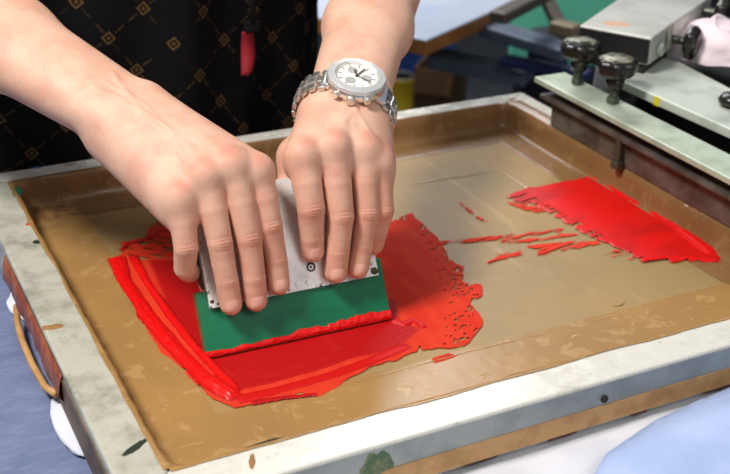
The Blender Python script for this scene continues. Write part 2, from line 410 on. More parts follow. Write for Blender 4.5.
# creases standing up in the tape
crm = M('glossy_tape_crease', (176, 138, 86), .10, spec=.8)
for u0, v0, u1, v1, w in ((590, 322, 622, 314, .0011), (572, 339, 584, 333, .0016), (628, 320, 642, 322, .0008), (682, 309, 700, 305, .0011), (612, 306, 626, 302, .0007),
                          (478, 378, 486, 372, .0008), (484, 379, 490, 373, .0007), (176, 450, 206, 440, .0009), (40, 207, 82, 200, .0008), (196, 386, 205, 378, .0006), (498, 170, 642, 262, .0006), (402, 186, 500, 170, .0006), (300, 395, 560, 330, .0005), (70, 222, 118, 214, .0007), (64, 214, 96, 222, .0006), (141, 372, 144, 380, .0008)):
    p0_, p1_ = at(u0, v0, -H+.0008), at(u1, v1, -H+.0008); n_ = 9; V = []; F = []; e_ = unit(p1_-p0_); s_ = A3(-e_[1], e_[0], 0)
    for i in range(n_):
        t = i/(n_-1); c = p0_+(p1_-p0_)*t+s_*.0012*math.sin(t*5+u0); k = math.sin(PI*(.06+.88*t))
        V += [c-s_*w*k, c+A3(0, 0, w*k*.8), c+s_*w*k]
    F = [(i*3+j, i*3+3+j, i*3+4+j, i*3+1+j) for i in range(n_-1) for j in range(2)]
    mobj('tape_crease', V, F, crm, fr, smooth=True)
# marks on the front face of the front bar
def facemark(name, x, z, w, h, m, label, seed):
    V = [(x, -BF-.0018, z)]; n = 28
    for i in range(n):
        a = 2*PI*i/n; r = .7+.6*float(fbm(np.array(3+2*math.cos(a)), np.array(3+2*math.sin(a)), seed, 3)); V.append((x+w*r*math.cos(a), -BF-.0006, z+h*r*math.sin(a)))
    o = mobj(name, V, [(0, 1+i, 1+(i+1) % n) for i in range(n)], m, fr, smooth=True); o['label'] = label
p = at(372, 457, -.012); facemark('ink_stain', p[0], -.016, .011, .013, M('mossy_stain', (74, 104, 70), .6, c2=(128, 128, 92), sc_=160), 'crusted green stain', 11)
p = at(602, 397, -.014); MB().cyl((p[0], -BF-.0022, -.014), (p[0], -BF+.001, -.014), .0026).obj('screw', M('dark_screw', (50, 44, 40), .5, .6), fr, bevel=.0004)
for i in range(9): facemark('ink_stain', .02+i*.062+random.uniform(-.015, .015), -.0345, random.uniform(.008, .02), .0014, dirt, 'dark line of dried ink on the lower edge', 20+i)
# brown tape peeling off the left side of the frame
tp = M('peeling_tape', (128, 62, 44), .4, c2=(160, 92, 62), sc_=60, bump=(60, .5, .002))
q = [at(3, 258, -.006), at(14, 285, -.010), at(38, 320, -.012), at(55, 350, -.012), at(66, 385, -.012)]
V = []; F = []; nn = 40
for i in range(nn+1):
    t = i/nn*(len(q)-1); k = min(int(t), len(q)-2); p = q[k]+(q[k+1]-q[k])*(t-k); wv = math.sin(i*.8)*.001+math.sin(i*.31+1)*.0015
    V += [(-BL-.0008, p[1], -.004), (-BL-.0022-abs(wv)*.5, p[1], -.011), (-BL-.0030-abs(wv), p[1]-.002, -.019), (-BL-.0018+wv*.5, p[1], -.026-.003*math.sin(i*.25))]
F = [(i*4+j, i*4+4+j, i*4+5+j, i*4+1+j) for i in range(nn) for j in range(3)]
mobj('peeling_tape', V, F, tp, fr, smooth=True, solid=.0006)['label'] = 'reddish brown tape peeling off the left side'
cord = [(-BL-.003, .272, -.026), (-BL-.006, .258, -.032), (-BL-.0075, .235, -.035), (-BL-.0075, .20, -.036), (-BL-.006, .165, -.034), (-BL-.003, .145, -.028)]
MB().tube(cord, .0026).obj('tape_roll', tan, fr, smooth=True)['label'] = 'rolled strip of tan tape along the left side'

# ------------------------------------------------------------------ what lies below the frame
struct_post = M('grey_steel', (96, 100, 108), .5, .4)
tz = -.0435
wt_ = thing('work_table', (-.1, .07, -ZB), 'work table under the frame, hidden by its blue grey cloth', 'table')
MB().box((-.70, -.33, tz-.034), (.50, .474, tz-.0035)).obj('table_top', M('table_wood', (150, 120, 84), .6), wt_, bevel=.003)
for x in (-.66, .46):
    for y in (-.29, .43): MB().box((x-.025, y-.025, -ZB), (x+.025, y+.025, tz-.034)).obj('leg', struct_post, wt_, bevel=.003)
def sheet(name, outline, zf, m, parent=None, cell=.006, label=None, cat=None, solid=.001):
    P = np.array(outline); lo, hi = P.min(0), P.max(0); nx, ny = np.ceil((hi-lo)/cell).astype(int)+1
    X, Y = np.meshgrid(lo[0]+np.arange(nx)*cell, lo[1]+np.arange(ny)*cell, indexing='ij'); sd = poly_sd(X, Y, P)
    keep = sd < cell*.3; fc = keep[:-1, :-1] & keep[1:, :-1] & keep[1:, 1:] & keep[:-1, 1:]; use = np.zeros(X.shape, bool)
    use[:-1, :-1] |= fc; use[1:, :-1] |= fc; use[1:, 1:] |= fc; use[:-1, 1:] |= fc
    idx = np.full(X.shape, -1); idx[use] = np.arange(use.sum()); I, J = np.nonzero(fc)
    gx, gy = np.gradient(sd, cell); mv = np.where(np.abs(sd) < cell*1.2, -sd, 0); X = X+mv*gx; Y = Y+mv*gy
    F = np.stack([idx[I, J], idx[I+1, J], idx[I+1, J+1], idx[I, J+1]], 1); Z = zf(X, Y, sd)
    o = mobj(name, np.stack([X[use], Y[use], Z[use]], 1), F, m, parent, smooth=True, recalc=False, solid=solid)
    return tag(o, label, cat)
def poly_sd(X, Y, P):
    d = np.full(X.shape, 1e9); ins = np.zeros(X.shape, bool)
    for i in range(len(P)):
        a, b = P[i], P[(i+1) % len(P)]; e = b-a; t = np.clip(((X-a[0])*e[0]+(Y-a[1])*e[1])/max(e@e, 1e-12), 0, 1)
        d = np.minimum(d, np.hypot(X-a[0]-t*e[0], Y-a[1]-t*e[1]))
        c1 = (a[1] > Y) != (b[1] > Y); xx = (b[0]-a[0])*(Y-a[1])/(b[1]-a[1]+1e-12)+a[0]; ins ^= c1 & (X < xx)
    return np.where(ins, -d, d)
felt = NT('blue_grey_felt'); fb_ = felt.mix(felt.ramp(felt.noise(14, 4, .6, felt.scale((1, 2.5, 1))), .3, .7), lin((116, 126, 156)), lin((100, 110, 142)))
fb_ = felt.mix(felt.math('MULTIPLY', felt.ramp(felt.noise(260, 4, .7, felt.scale((.25, 1, 1))), .45, .75), .35), fb_, lin((150, 158, 180)))
felt.set(Base_Color=fb_, Roughness=.95); felt.b.inputs['Specular IOR Level'].default_value = .1; felt.bump(felt.noise(500, 3, .6), .4, .0008)
tag(MB().box((-.705, -.335, tz-.0035), (.503, .476, tz)).obj('table_cover', felt.m, bevel=.002), 'blue grey felt cover on the table left of the frame', 'table cover')
white_c = M('white_cotton', (222, 222, 228), .9, c2=(212, 213, 221), sc_=12, bump=(700, .25, .0004))
blue_c = M('pale_blue_cotton', (172, 188, 222), .85, c2=(158, 176, 212), sc_=10, bump=(700, .25, .0004))
sh = thing('white_shirt', (.26, .1, tz), 'white cotton shirt spread on the table under the front bar of the frame', 'shirt')
def shirt_z(X, Y, sd):
    w = sstep(-.025, -.055, Y)
    f = .0040*np.sin(X*46+Y*30+2.5*fbm(X*9, Y*9, 3, 2))+.0030*np.sin(X*95-Y*60)+.006*fbm(X*18, Y*22, 5, 3)
    return tz+.0015+np.maximum(0, sstep(.001, -.012, sd)*(.0012+w*(.003+.6*np.maximum(f, -.003))))
sheet('shirt_body', [(.02, .10), (.50, .10), (.502, -.06), (.47, -.15), (.36, -.235), (.22, -.22), (.10, -.15), (.045, -.09), (.03, -.04)], shirt_z, white_c, sh, .005)
for u, v, rx_, ry_ in ((16, 306, .011, .026), (72, 424, .016, .040)):
    c = at(u, v, tz+.003); V = []; F = []; a_, b_ = 18, 40
    for i in range(a_+1):
        th = PI*i/a_
        for j in range(b_):
            ph = 2*PI*j/b_; k = .75+.5*float(fbm(np.array(2+1.6*math.cos(ph)), np.array(2+1.6*math.sin(th+ph)), u, 4)); wv = .0012*math.sin(ph*3+th*5+u)
            V.append((c[0]+.005+rx_*k*math.sin(th)*math.cos(ph), c[1]+ry_*k*math.sin(th)*math.sin(ph), max(tz+.0004, tz+.0030+(.0052*k+wv)*math.cos(th))))
    F = [(i*b_+j, (i+1)*b_+j, (i+1)*b_+(j+1) % b_, i*b_+(j+1) % b_) for i in range(a_) for j in range(b_)]
    mobj('shirt_fold', V, F, white_c, sh, smooth=True)
    MB().tube([(c[0]+.006, c[1], tz+.0035), (c[0]+.04, c[1]+.002, tz+.0035), (c[0]+.10, min(c[1], .09), tz+.003)], [.0032, .003, .0026]).obj('shirt_fold', white_c, sh, smooth=True)
def blue_z(X, Y, sd):
    f = .004*np.sin(X*30-Y*55+2*fbm(X*8, Y*8, 8, 2))+.006*fbm(X*16, Y*16, 9, 3)
    return tz+.0155+sstep(0, -.05, sd)*(.005+np.maximum(f, -.002))
sheet('cloth', [(.235, -.085), (.262, -.066), (.315, -.050), (.36, -.044), (.40, -.040), (.50, -.032), (.52, -.10), (.48, -.20), (.36, -.25), (.26, -.20), (.235, -.13)], blue_z, blue_c, None, .005,
      'pale blue cotton cloth laid over the white shirt at the lower right', 'cloth')

# ------------------------------------------------------------------ squeegee
a0 = at(208, 362, -H+.0006); b0 = at(392, 322, -H+.0006); SX = unit(b0-a0); SL = np.linalg.norm(b0-a0)
AW = A3(-SX[1], SX[0], 0); TL = math.radians(28)
SU = math.cos(TL)*A3(0, 0, 1)+math.sin(TL)*AW; SN = -math.cos(TL)*AW+math.sin(TL)*A3(0, 0, 1)
def sq(x, l, o): return a0+SX*x+SU*l+SN*o
def onp(u, v, o):
    d = ray(u, v); return CC+d*(((a0+SN*o-CC)@SN)/(d@SN))
sg = thing('squeegee', sq(SL/2, 0, -.004), 'metal handled squeegee with a thick green rubber blade, edge coated in red ink', 'squeegee')
gm = NT('green_rubber'); gb = gm.mix(gm.ramp(gm.noise(18, 3, .5, gm.scale((1, 3, 3))), .35, .7), lin((14, 120, 78)), lin((9, 98, 64)))
gm.set(Base_Color=gb, Roughness=.28); gm.b.inputs['Specular IOR Level'].default_value = .45; gm.bump(gm.noise(90, 3, .5), .12, .001)
pr = [(0.0002, -.0040), (.0028, 0), (.049, 0), (.049, -.0095), (.0050, -.0095)]
blade = MB().prism([sq(0, l, o) for l, o in pr], SX*SL).obj('blade', gm.m, sg, bevel=.0006)
blade['label'] = 'green rubber blade'
HT = .119
prof = [(.0365, .0024), (.060, .0030), (.092, .0030), (.106, .0022), (.115, -.001), (HT, -.008), (HT, -.017), (.114, -.024), (.104, -.0265), (.070, -.0265), (.055, -.020), (.0465, -.0135), (.0365, -.0118), (.0365, -.0100), (.0488, -.0098), (.0492, .0002), (.0365, .0004)]
prof2 = []
for i in range(len(prof)):                      # resample so the dirt mask has vertices
    p, q_ = np.array(prof[i]), np.array(prof[(i+1) % len(prof)]); k = max(1, int(np.linalg.norm(q_-p)/.003))
    prof2 += [tuple(p+(q_-p)*j/k) for j in range(k)]
n = len(prof2); nx = 40; V = []; F = []; low = []
for i in range(nx+1):
    x = .0075+(SL-.0125)*i/nx
    for l, o in prof2: V.append(sq(x, l, o)); low.append(max(1-(l-.0365)/.016, 1-(SL-.005-x)/.02 if l < .1 else 0, 1-(x-.0075)/.006 if l < .12 else 0))
for i in range(nx): F += [(i*n+j, i*n+(j+1) % n, (i+1)*n+(j+1) % n, (i+1)*n+j) for j in range(n)]
F += [tuple(range(n)), tuple(range(nx*n, nx*n+n))[::-1]]
hold = mobj('handle', V, F, holder_mat(None, None), sg, attrs={'low': np.clip(low, 0, 1)})
hold['label'] = 'scuffed aluminium handle'
dk = M('black_recess', (22, 22, 22), .5)
for x0, x1 in ((.0058, .0076), (SL-.0051, SL-.0034)):
    MB().prism([sq(x0, l, o) for l, o in ((.05, -.003), (.106, -.003), (.110, -.012), (.101, -.021), (.072, -.021), (.055, -.013))], SX*(x1-x0)).obj('end_cap', dk, sg, bevel=.0004)
# tiny ring printed on the handle
c = onp(311, 267, .0032); V = []; F = []
for j in range(24):
    a_ = 2*PI*j/24
    for r in (.0022, .0034): V.append(c+(SX*math.cos(a_)+SU*math.sin(a_))*r+SN*.0001)
F = [(2*j, 2*j+1, (2*j+3) % 48, (2*j+2) % 48) for j in range(24)]
for j in range(12): V.append(c+(SX*math.cos(2*PI*j/12)+SU*math.sin(2*PI*j/12))*.0008+SN*.0001)
F.append(tuple(range(48, 60)))
mobj('printed_mark', V, F, dk, hold)['label'] = 'small black ring mark'
# ink clinging to the blade edge
ink = ink_mat()
nx, nl = 180, 26; V = []; F = []; th = []
for i in range(nx+1):
    x = -.0008+(SL+.0012)*i/nx; t = i/nx
    top = .0044+.0014*sstep(.25, .55, t)+.0008*sstep(.6, .7, t)+.004*(float(fbm(np.array(t*16), np.array(.2), 31, 4))-.5)*(1+1.2*sstep(.3, .6, t))
    for j in range(nl+1):
        s = j/nl; l = top*s; bul = math.sin(PI*min(1, s*.9+.1))**.6*(.0010+.0012*float(fbm(np.array(t*40), np.array(s*3), 5, 3)))
        V.append(sq(x, l+.0024, bul-.0004)); th.append(.8+.2*s)
F = [(i*(nl+1)+j, (i+1)*(nl+1)+j, (i+1)*(nl+1)+j+1, i*(nl+1)+j+1) for i in range(nx) for j in range(nl)]
mobj('ink_coat', V, F, ink, blade, smooth=True, attrs={'thick': th})['label'] = 'red ink along the lower edge of the blade'
# grime on the right end and left corner of the handle
for (x, l, r_, s_) in ((SL-.008, .0405, .004, 1), (SL-.010, .046, .003, 2), (SL-.017, .0395, .0025, 3), (.010, .041, .0022, 4)):
    V = [sq(x, l, .0036)]; nn = 20
    for i in range(nn):
        a_ = 2*PI*i/nn; k = .6+.8*float(fbm(np.array(3+2*math.cos(a_)), np.array(3+2*math.sin(a_)), 40+s_, 3)); V.append(sq(x+r_*k*math.cos(a_), l+r_*k*math.sin(a_)*.8, .0022))
    mobj('grime', V, [(0, 1+i, 1+(i+1) % nn) for i in range(nn)], M('grime_%d' % s_, ((196, 190, 170) if s_ == 2 else (70, 64, 44)), .6), hold, smooth=True)

# ------------------------------------------------------------------ red ink on the mesh
def line_d(X, Y, P):
    d = np.full(X.shape, 1e9); tt = np.zeros(X.shape); n = len(P)-1
    for i in range(n):
        a, b = P[i], P[i+1]; e = b-a; t = np.clip(((X-a[0])*e[0]+(Y-a[1])*e[1])/(e@e), 0, 1); q_ = np.hypot(X-a[0]-t*e[0], Y-a[1]-t*e[1])
        m_ = q_ < d; d = np.where(m_, q_, d); tt = np.where(m_, (i+t)/n, tt)
    return d, tt
pw = lambda L: [at(u, v, -H)[:2] for u, v in L]
def ink_sheet(name, poly, label, cat, group=None, cell=.0007, edge=.004, ridges=(), thick=None, holes=None, base=.0004, rag=(60, 60), seed=0, rot=0.0, zb=0):
    P = pw(poly); lo = np.min(P, 0)-.006; hi = np.max(P, 0)+.006
    for r_ in ridges: q_ = np.array(pw(r_[0])); lo = np.minimum(lo, q_.min(0)-r_[1]*2.5); hi = np.maximum(hi, q_.max(0)+r_[1]*2.5)
    nx, ny = np.ceil((hi-lo)/cell).astype(int)+1
    X, Y = np.meshgrid(lo[0]+np.arange(nx)*cell, lo[1]+np.arange(ny)*cell, indexing='ij')
    ca, sa = math.cos(rot), math.sin(rot); R, Q = X*ca+Y*sa, -X*sa+Y*ca
    sd = poly_sd(X, Y, P)+edge*(fbm(R*rag[0], Q*rag[1], seed, 4)-.5)*2
    T = np.full(X.shape, 0.15) if thick is None else thick(X, Y, R, Q)
    Hh = base*sstep(0, .0025, -sd)*(.8+.5*fbm(R*80, Q*300, seed+20, 3))
    keep = sd < 0
    if holes is not None: keep &= ~holes(X, Y, R, Q, sd)
    for pts, w, h, tk in ridges:
        d, t = line_d(X, Y, pw(pts)); LL_ = sum(np.linalg.norm(np.diff(np.array(pw(pts)), axis=0), axis=1)); n1 = fbm(t*LL_*40, d*700, seed+7, 3); n2 = fbm(t*LL_*24, t*0+.5, seed+3, 3); n1 = n1*.75+.25*fbm(X*220, Y*220, seed+1, 2)
        ww = w*(.62+.76*n2); prof_ = np.sqrt(np.clip(1-(d/ww)**2, 0, 1))*sstep(0, .06, t)**.5*sstep(0, .06, 1-t)**.5
        Hh = np.maximum(Hh, h*prof_*(.62+.76*n1)); keep |= prof_ > .12; T = np.maximum(T, tk*sstep(0, .5, prof_))
    gx, gy = np.gradient(sd, cell); gm_ = np.maximum(np.hypot(gx, gy), .3); mv = np.where(np.abs(sd) < cell*1.1, -sd/gm_**2, 0); sx_, sy_ = np.clip(mv*gx, -cell*.7, cell*.7), np.clip(mv*gy, -cell*.7, cell*.7)
    idx = np.full(X.shape, -1); fc = keep[:-1, :-1] & keep[1:, :-1] & keep[1:, 1:] & keep[:-1, 1:]
    use = np.zeros(X.shape, bool); use[:-1, :-1] |= fc; use[1:, :-1] |= fc; use[1:, 1:] |= fc; use[:-1, 1:] |= fc
    idx[use] = np.arange(use.sum()); I, J = np.nonzero(fc)
    F = np.stack([idx[I, J], idx[I+1, J], idx[I+1, J+1], idx[I, J+1]], 1)
    V = np.stack([(X+sx_)[use], (Y+sy_)[use], -H+.0009+zb+Hh[use]], 1)
    o = mobj(name, V, F, ink, None, smooth=True, attrs={'thick': np.clip(T[use], 0, 1)}, recalc=False)
    return tag(o, label, cat, group)
main = [(150, 224), (170, 219), (230, 232), (300, 240), (372, 232), (392, 221), (412, 214), (424, 226), (438, 238), (447, 257), (464, 268), (461, 284), (480, 285), (484, 296), (471, 305), (485, 321), (478, 331), (463, 346), (447, 349), (420, 352), (398, 362), (372, 366), (350, 378), (338, 389), (318, 398), (300, 394), (284, 402), (262, 402), (246, 406), (234, 411), (214, 400), (190, 380), (163, 354), (142, 322), (122, 288), (110, 262), (126, 250), (120, 244), (146, 238)]
sxy = at(300, 290, -H)
bl0, bl1 = a0[:2], b0[:2]
def thick_main(X, Y, R, Q):
    wet = sstep(.006, -.004, poly_sd(X, Y, pw([(150, 262), (215, 262), (235, 330), (395, 300), (398, 324), (420, 330), (395, 350), (300, 372), (236, 388), (205, 365), (172, 318)])))
    return np.clip(.12+.50*wet+.20*(fbm(R*50, Q*12, 3, 3)-.5), 0, .64)
def holes_main(X, Y, R, Q, sd):
    dg, _ = line_d(X, Y, pw([(428, 222), (446, 262), (466, 300), (456, 342)]))
    m1 = fbm(R*230, Q*230, 61, 4); m2 = fbm((X+Y)*50, (X-Y)*330, 77, 3); m3 = fbm((X-Y)*60, (X+Y)*420, 79, 3)
    near = sstep(.016, .002, dg)
    up = sstep(.012, 0, poly_sd(X, Y, pw([(112, 234), (180, 212), (204, 250), (140, 258)])))
    rd = np.abs(fbm(R*150, Q*150, 91, 3)-.5); r2 = np.abs(fbm(R*60, Q*260, 93, 3)-.5)
    return ((r2 < .013*near) & (m2 > .40) & (near > .05)) | ((m3 > .66) & (up > .4)) | ((m2 > .74) & (sd > -.006) & (X > b0[0]-.03))
ink_sheet('ink_puddle', main, 'wet red ink pooled around the green blade of the squeegee', 'ink', edge=.0034, ridges=[
    ([(116, 258), (124, 282), (146, 316), (176, 352), (206, 382), (238, 402)], .0070, .0050, 1),
    ([(132, 256), (147, 284), (172, 320), (196, 350), (218, 374), (238, 396)], .0038, .0036, .95),
    ([(120, 252), (128, 246), (150, 240), (163, 232)], .0022, .0016, .7),
    ([(160, 300), (186, 334), (212, 364), (240, 378)], .0035, .0007, .66),
    ([(236, 402), (262, 396), (300, 386), (334, 376), (372, 362), (410, 346)], .0050, .0014, .8),
    ([(228, 390), (270, 382), (320, 368), (380, 346), (416, 330)], .0045, .0008, .66),
    ([(240, 374), (300, 364), (350, 352), (398, 334), (410, 326)], .0030, .0007, .7),
    ([(392, 322), (404, 326), (414, 322), (425, 330)], .0030, .0022, .8),
    ([(250, 405), (280, 400), (318, 396)], .0025, .0012, .6),
    ], thick=thick_main, holes=holes_main, seed=3, rot=.0, rag=(75, 75))
right = [(507, 197), (528, 189), (560, 183), (588, 177), (593, 171), (606, 182), (640, 203), (672, 222), (705, 243), (723, 256), (718, 264), (692, 262), (672, 263), (660, 258), (645, 262), (632, 256), (615, 248), (596, 240), (570, 226), (548, 213), (530, 204), (520, 206)]
def thick_right(X, Y, R, Q): return np.clip(.86+.35*(fbm(R*20, Q*60, 9, 3)-.5), 0, 1)
ink_sheet('ink_streak', right, 'broad red ink streak along the right inner wall of the frame', 'ink', edge=.003, ridges=[
    ([(590, 174), (612, 188), (645, 208), (680, 230), (716, 257)], .0065, .0048, 1),
    ([(640, 262), (664, 259), (690, 260), (718, 262)], .0030, .0020, .9),
    ([(594, 176), (596, 170), (592, 166)], .0030, .0035, .8),
    ], thick=thick_right, seed=13, base=.0006, rag=(50, 320), rot=.12, holes=lambda X, Y, R, Q, sd: (fbm(R*40, Q*520, 52, 3) > .64) & (X < at(536, 200, -H)[0]+(Y-at(536, 200, -H)[1])*-.1))
S = 'thin red ink smears on the brown mesh'
smears = [
 ([(508, 203), (524, 206), (540, 208), (548, 212), (538, 214), (520, 209)], 'short feathery red smear left of the broad red streak', .003),
 ([(424, 243), (470, 239), (520, 234), (562, 229), (565, 231), (524, 238), (470, 243), (440, 245), (426, 249)], 'long thin red smear running right from the pooled ink', .0012),
 ([(486, 262), (500, 255), (521, 250), (522, 255), (510, 258), (498, 263), (488, 266)], 'small ragged red smear below the long thin smear', .003),
 ([(456, 202), (460, 202), (478, 217), (488, 222), (484, 223), (474, 217)], 'slanted red dash near the middle of the mesh', .0006),
 ([(525, 247), (548, 244), (578, 242), (598, 241), (600, 244), (580, 249), (556, 251), (545, 256), (536, 256), (540, 250)], 'ragged red smear beside the lower end of the broad streak', .003),
 ([(500, 241), (530, 239), (560, 234), (585, 235), (560, 238), (530, 243), (503, 244)], 'fine red smear just under the long thin smear', .0014),
 ([(604, 256), (616, 250), (632, 256), (640, 261), (622, 261)], 'smudgy pink red smear at the lower tip of the broad streak', .003),
 ([(432, 361), (441, 356), (452, 354), (457, 356), (448, 361), (436, 365)], 'small red speck below the right end of the pooled ink', .002),
]
for i, (pl_, lb, e) in enumerate(smears):
    ink_sheet('ink_smear', pl_, lb, 'ink smear', S, cell=.0004, edge=e*1.2, seed=30+i, base=.0003, rag=(60, 420), rot=.10,
              holes=lambda X, Y, R, Q, sd: (fbm(R*45, Q*620, 50, 3) > .60))
# ------------------------------------------------------------------ person
SKIN = skin_mat(); SKINF = []
cross = np.cross
def finger(fld, P, R, dors):
    f = fld.child(np.min(P, 0)-.03, np.max(P, 0)+.03)
    for i in range(3):
        a, b = P[i], P[i+1]; m_ = (a+b)/2-dors*(.0006 if i else -.0006); rm = (R[i]+R[i+1])/2*(1.02, .99, 1.0)[i]
        f.cone(a, m_, R[i], rm, .0006); f.cone(m_, b, rm, R[i+1], .0006)
    f.ell(P[1]+dors*.0012, (R[1]*.90,)*3, None, .0012)
    t = unit(P[3]-P[2]); f.cone(P[2]+t*.006-dors*.0014, P[3]-dors*.0006, R[3]*.98, R[3]*.96, .003)
    return f
def build_hand(joints, radii, wrist, elbow, lat, thumb, h=.0008, fa=1.0):
    """joints: finger -> MCP, PIP, DIP, tip; lat: unit from little-finger side to thumb side"""
    order = ['pinky', 'ring', 'mid', 'idx']; J = {k: [np.array(p) for p in joints[k]] for k in order}
    allp = [p for k in order for p in J[k]]+[wrist, elbow]+list(thumb)
    F_ = Field(np.min(allp, 0)-.055, np.max(allp, 0)+.055, h)
    ax = unit(elbow-wrist); lat = unit(lat-ax*(lat@ax)); mcp = np.mean([J[k][0] for k in order], 0)
    dors = unit(cross(J['idx'][0]-J['pinky'][0], wrist-mcp)); dors = dors if dors[2] > 0 else -dors
    wd = unit(cross(ax, lat)); wd = wd if wd[2] > 0 else -wd
    # forearm
    e2 = wrist+(elbow-wrist)*.5
    for s in (-1, 1):
        F_.cone(wrist+lat*s*.0115, e2+lat*s*.0135*fa, .0192, .0275*fa, .02)
        F_.cone(e2+lat*s*.0135*fa, elbow+lat*s*.012, .0275*fa, .035*fa, .02)
    F_.ell(wrist-lat*.021+wd*.008+ax*.012, (.010,)*3, None, .014)      # ulna head
    # back of the hand and palm
    for k, s in zip(order, (-1.0, -.38, .28, .95)):
        cp = wrist+lat*s*.0165-ax*.006; m_ = J[k][0]
        F_.cone(m_-dors*.0045+unit(cp-m_)*.003, cp, .0115, .0148, .016)
        F_.cone(m_-dors*.014+unit(cp-m_)*.006, cp-dors*.006, .009, .013, .012)
        F_.cone(m_+dors*.0010+unit(cp-m_)*.003, cp+dors*.006, .0075, .0100, .013)
    F_.cone(thumb[1]*.45+wrist*.55-lat*.003-dors*.010, thumb[1], .0165, .0142, .026)
    F_.cone(wrist-lat*.018-dors*.012, J['pinky'][0]-dors*.014, .016, .012, .016)
    F_.cone(thumb[1], thumb[2], .0128, .0112, .008); F_.cone(thumb[2], thumb[3], .0112, .009, .005)
    # fingers (kept apart from each other, blended into the palm)
    G = None; los = np.min([p for k in order for p in J[k]], 0)-.04; his = np.max([p for k in order for p in J[k]], 0)+.04
    G = F_.child(los, his); dd = {}
    for k in order:
        d_ = unit(SN+.25*A3(0, 0, 1)); ch = finger(G, J[k], radii[k], d_); G.field(ch, .0012); dd[k] = d_
    F_.field(G, .0045)
    for k in order: F_.ell(J[k][0]+dors*.0030, (.0085,)*3, None, .008)   # knuckles
    V, Fc = F_.mesh(2); N = vnormals(V, Fc); red = np.zeros(len(V)); disp = np.zeros(len(V))
    for k in order:
        P = J[k]; sc_ = radii[k][1]/.0098
        for q_, A_, sg_ in ((1, 1.0, 1.0), (2, .55, .8)):
            c = P[q_]; t = unit(P[q_+1]-P[q_-1]); near = np.linalg.norm(V-c, axis=1) < .017
            v = V[near]-c; s = v@t; dn = sstep(.1, .75, N[near]@dd[k]); b_ = unit(cross(t, dd[k])); lt = v@b_
            cur = s+lt*lt*18*(1 if q_ == 1 else .4)*np.sign(s)*.6
            wr = sum(a_*np.exp(-((cur-o_)/.00075)**2) for o_, a_ in ((-.0044, .55), (-.0022, .9), (.0002, 1.), (.0023, .8), (.0046, .45)))
            wl = np.exp(-(lt/.0058)**2); disp[near] += dn*(-.00062*A_*wr*wl+.00018*A_*np.exp(-(s/.0050)**2))*sc_
            red[near] = np.maximum(red[near], dn*wl*np.exp(-(s/.0058)**2)*.60*A_)
        red = np.maximum(red, .80*np.exp(-(np.linalg.norm(V-P[0]-dors*.012, axis=1)/.0085)**2))
        red = np.maximum(red, .55*np.exp(-(np.linalg.norm(V-P[3], axis=1)/.010)**2))
        seg = np.minimum(np.linalg.norm(V-P[1], axis=1), np.minimum(np.linalg.norm(V-P[2], axis=1), np.linalg.norm(V-(P[0]+P[1])/2, axis=1))); red += .20*sstep(.022, .010, seg)
        # tendons over the back of the hand
        c0, c1 = P[0]+dors*.010, wrist+dors*.014; e = c1-c0; t = np.clip(((V-c0)@e)/(e@e), 0, 1); dl = np.linalg.norm(V-c0-t[:, None]*e, axis=1)
        disp += .0012*np.exp(-(dl/.0050)**2)*sstep(.05, .25, t)*sstep(1, .6, t)
    # a few veins over the back of the hand
    for s0, s1, bow in ((-.5, -.2, .010), (.2, .5, -.010), (-.1, -.7, .004)):
        c0 = mcp+lat*.026*s0+dors*.010+(wrist-mcp)*.22; c1 = wrist+lat*.018*s1+wd*.019+ax*.02
        pts = [c0+(c1-c0)*t+lat*bow*math.sin(PI*t) for t in np.linspace(0, 1, 12)]; dm = np.full(len(V), 1.)
        for i in range(11):
            e = pts[i+1]-pts[i]; t = np.clip(((V-pts[i])@e)/(e@e), 0, 1); q3 = V-pts[i]-t[:, None]*e; q3 = q3-np.outer(q3@dors, dors)*.75; dm = np.minimum(dm, np.linalg.norm(q3, axis=1))
        disp += .0009*np.exp(-(dm/.0024)**2)*sstep(.2, .6, N@dors)
    V = V+N*disp[:, None]
    return V, Fc, np.clip(red, 0, 1), J, dors, wd, lat, ax
mm = lambda L: [onp(u, v, o/1000) for u, v, o in L]
RAD = {'idx': (.0104, .0088, .0081, .0073), 'mid': (.0106, .0091, .0083, .0075), 'ring': (.0101, .0088, .0081, .0073), 'pinky': (.0094, .0084, .0077, .0068)}
RADL = {'idx': (.0110, .0099, .0088, .0077), 'mid': (.0108, .0094, .0085, .0077), 'ring': (.0103, .0089, .0081, .0073), 'pinky': (.0092, .0081, .0074, .0066)}
HR = {'pinky': mm([(180, 199, 23), (186, 248, 18), (185, 268, 6), (190, 272, -7)]), 'ring': mm([(206, 176, 28), (220, 243, 23), (227, 281, 15), (231, 304, 10)]),
      'mid': mm([(233, 166, 31), (249, 239, 24), (254, 278, 16), (256, 300, 10.5)]), 'idx': mm([(258, 172, 28), (270, 226, 23), (276, 260, 15), (279, 284, 10.5)])}
HL = {'pinky': mm([(378, 163, 27), (383, 211, 22), (377, 234, 12), (374, 245, 7)]), 'ring': mm([(363, 151, 31), (367, 213, 25), (362, 246, 15), (358, 268, 10)]),
      'mid': mm([(333, 148, 33), (341, 217, 26), (338, 252, 16), (336, 272, 10.5)]), 'idx': mm([(302, 156, 29), (311, 209, 25), (312, 237, 15), (313, 251, 10.5)])}
WR = at(126, 116, .118); ER = at(-112, -30, .195)
WL = at(346, 107, .111); EL = at(386, -38, .170)
TR = [WR, sq(.050, .146, -.046), sq(.058, .116, -.048), sq(.062, .092, -.038)]
TLh = [WL, sq(.108, .136, -.046), sq(.100, .112, -.048), sq(.094, .092, -.038)]
VR, FR_, RR, JR, DR, WDR, LR, AXR = build_hand(HR, RAD, WR, ER, A3(1, .1, 0), TR, fa=.93)
VL, FL_, RL, JL, DL, WDL, LL, AXL = build_hand(HL, RADL, WL, EL, A3(-1, 0, 0), TLh, fa=.84)
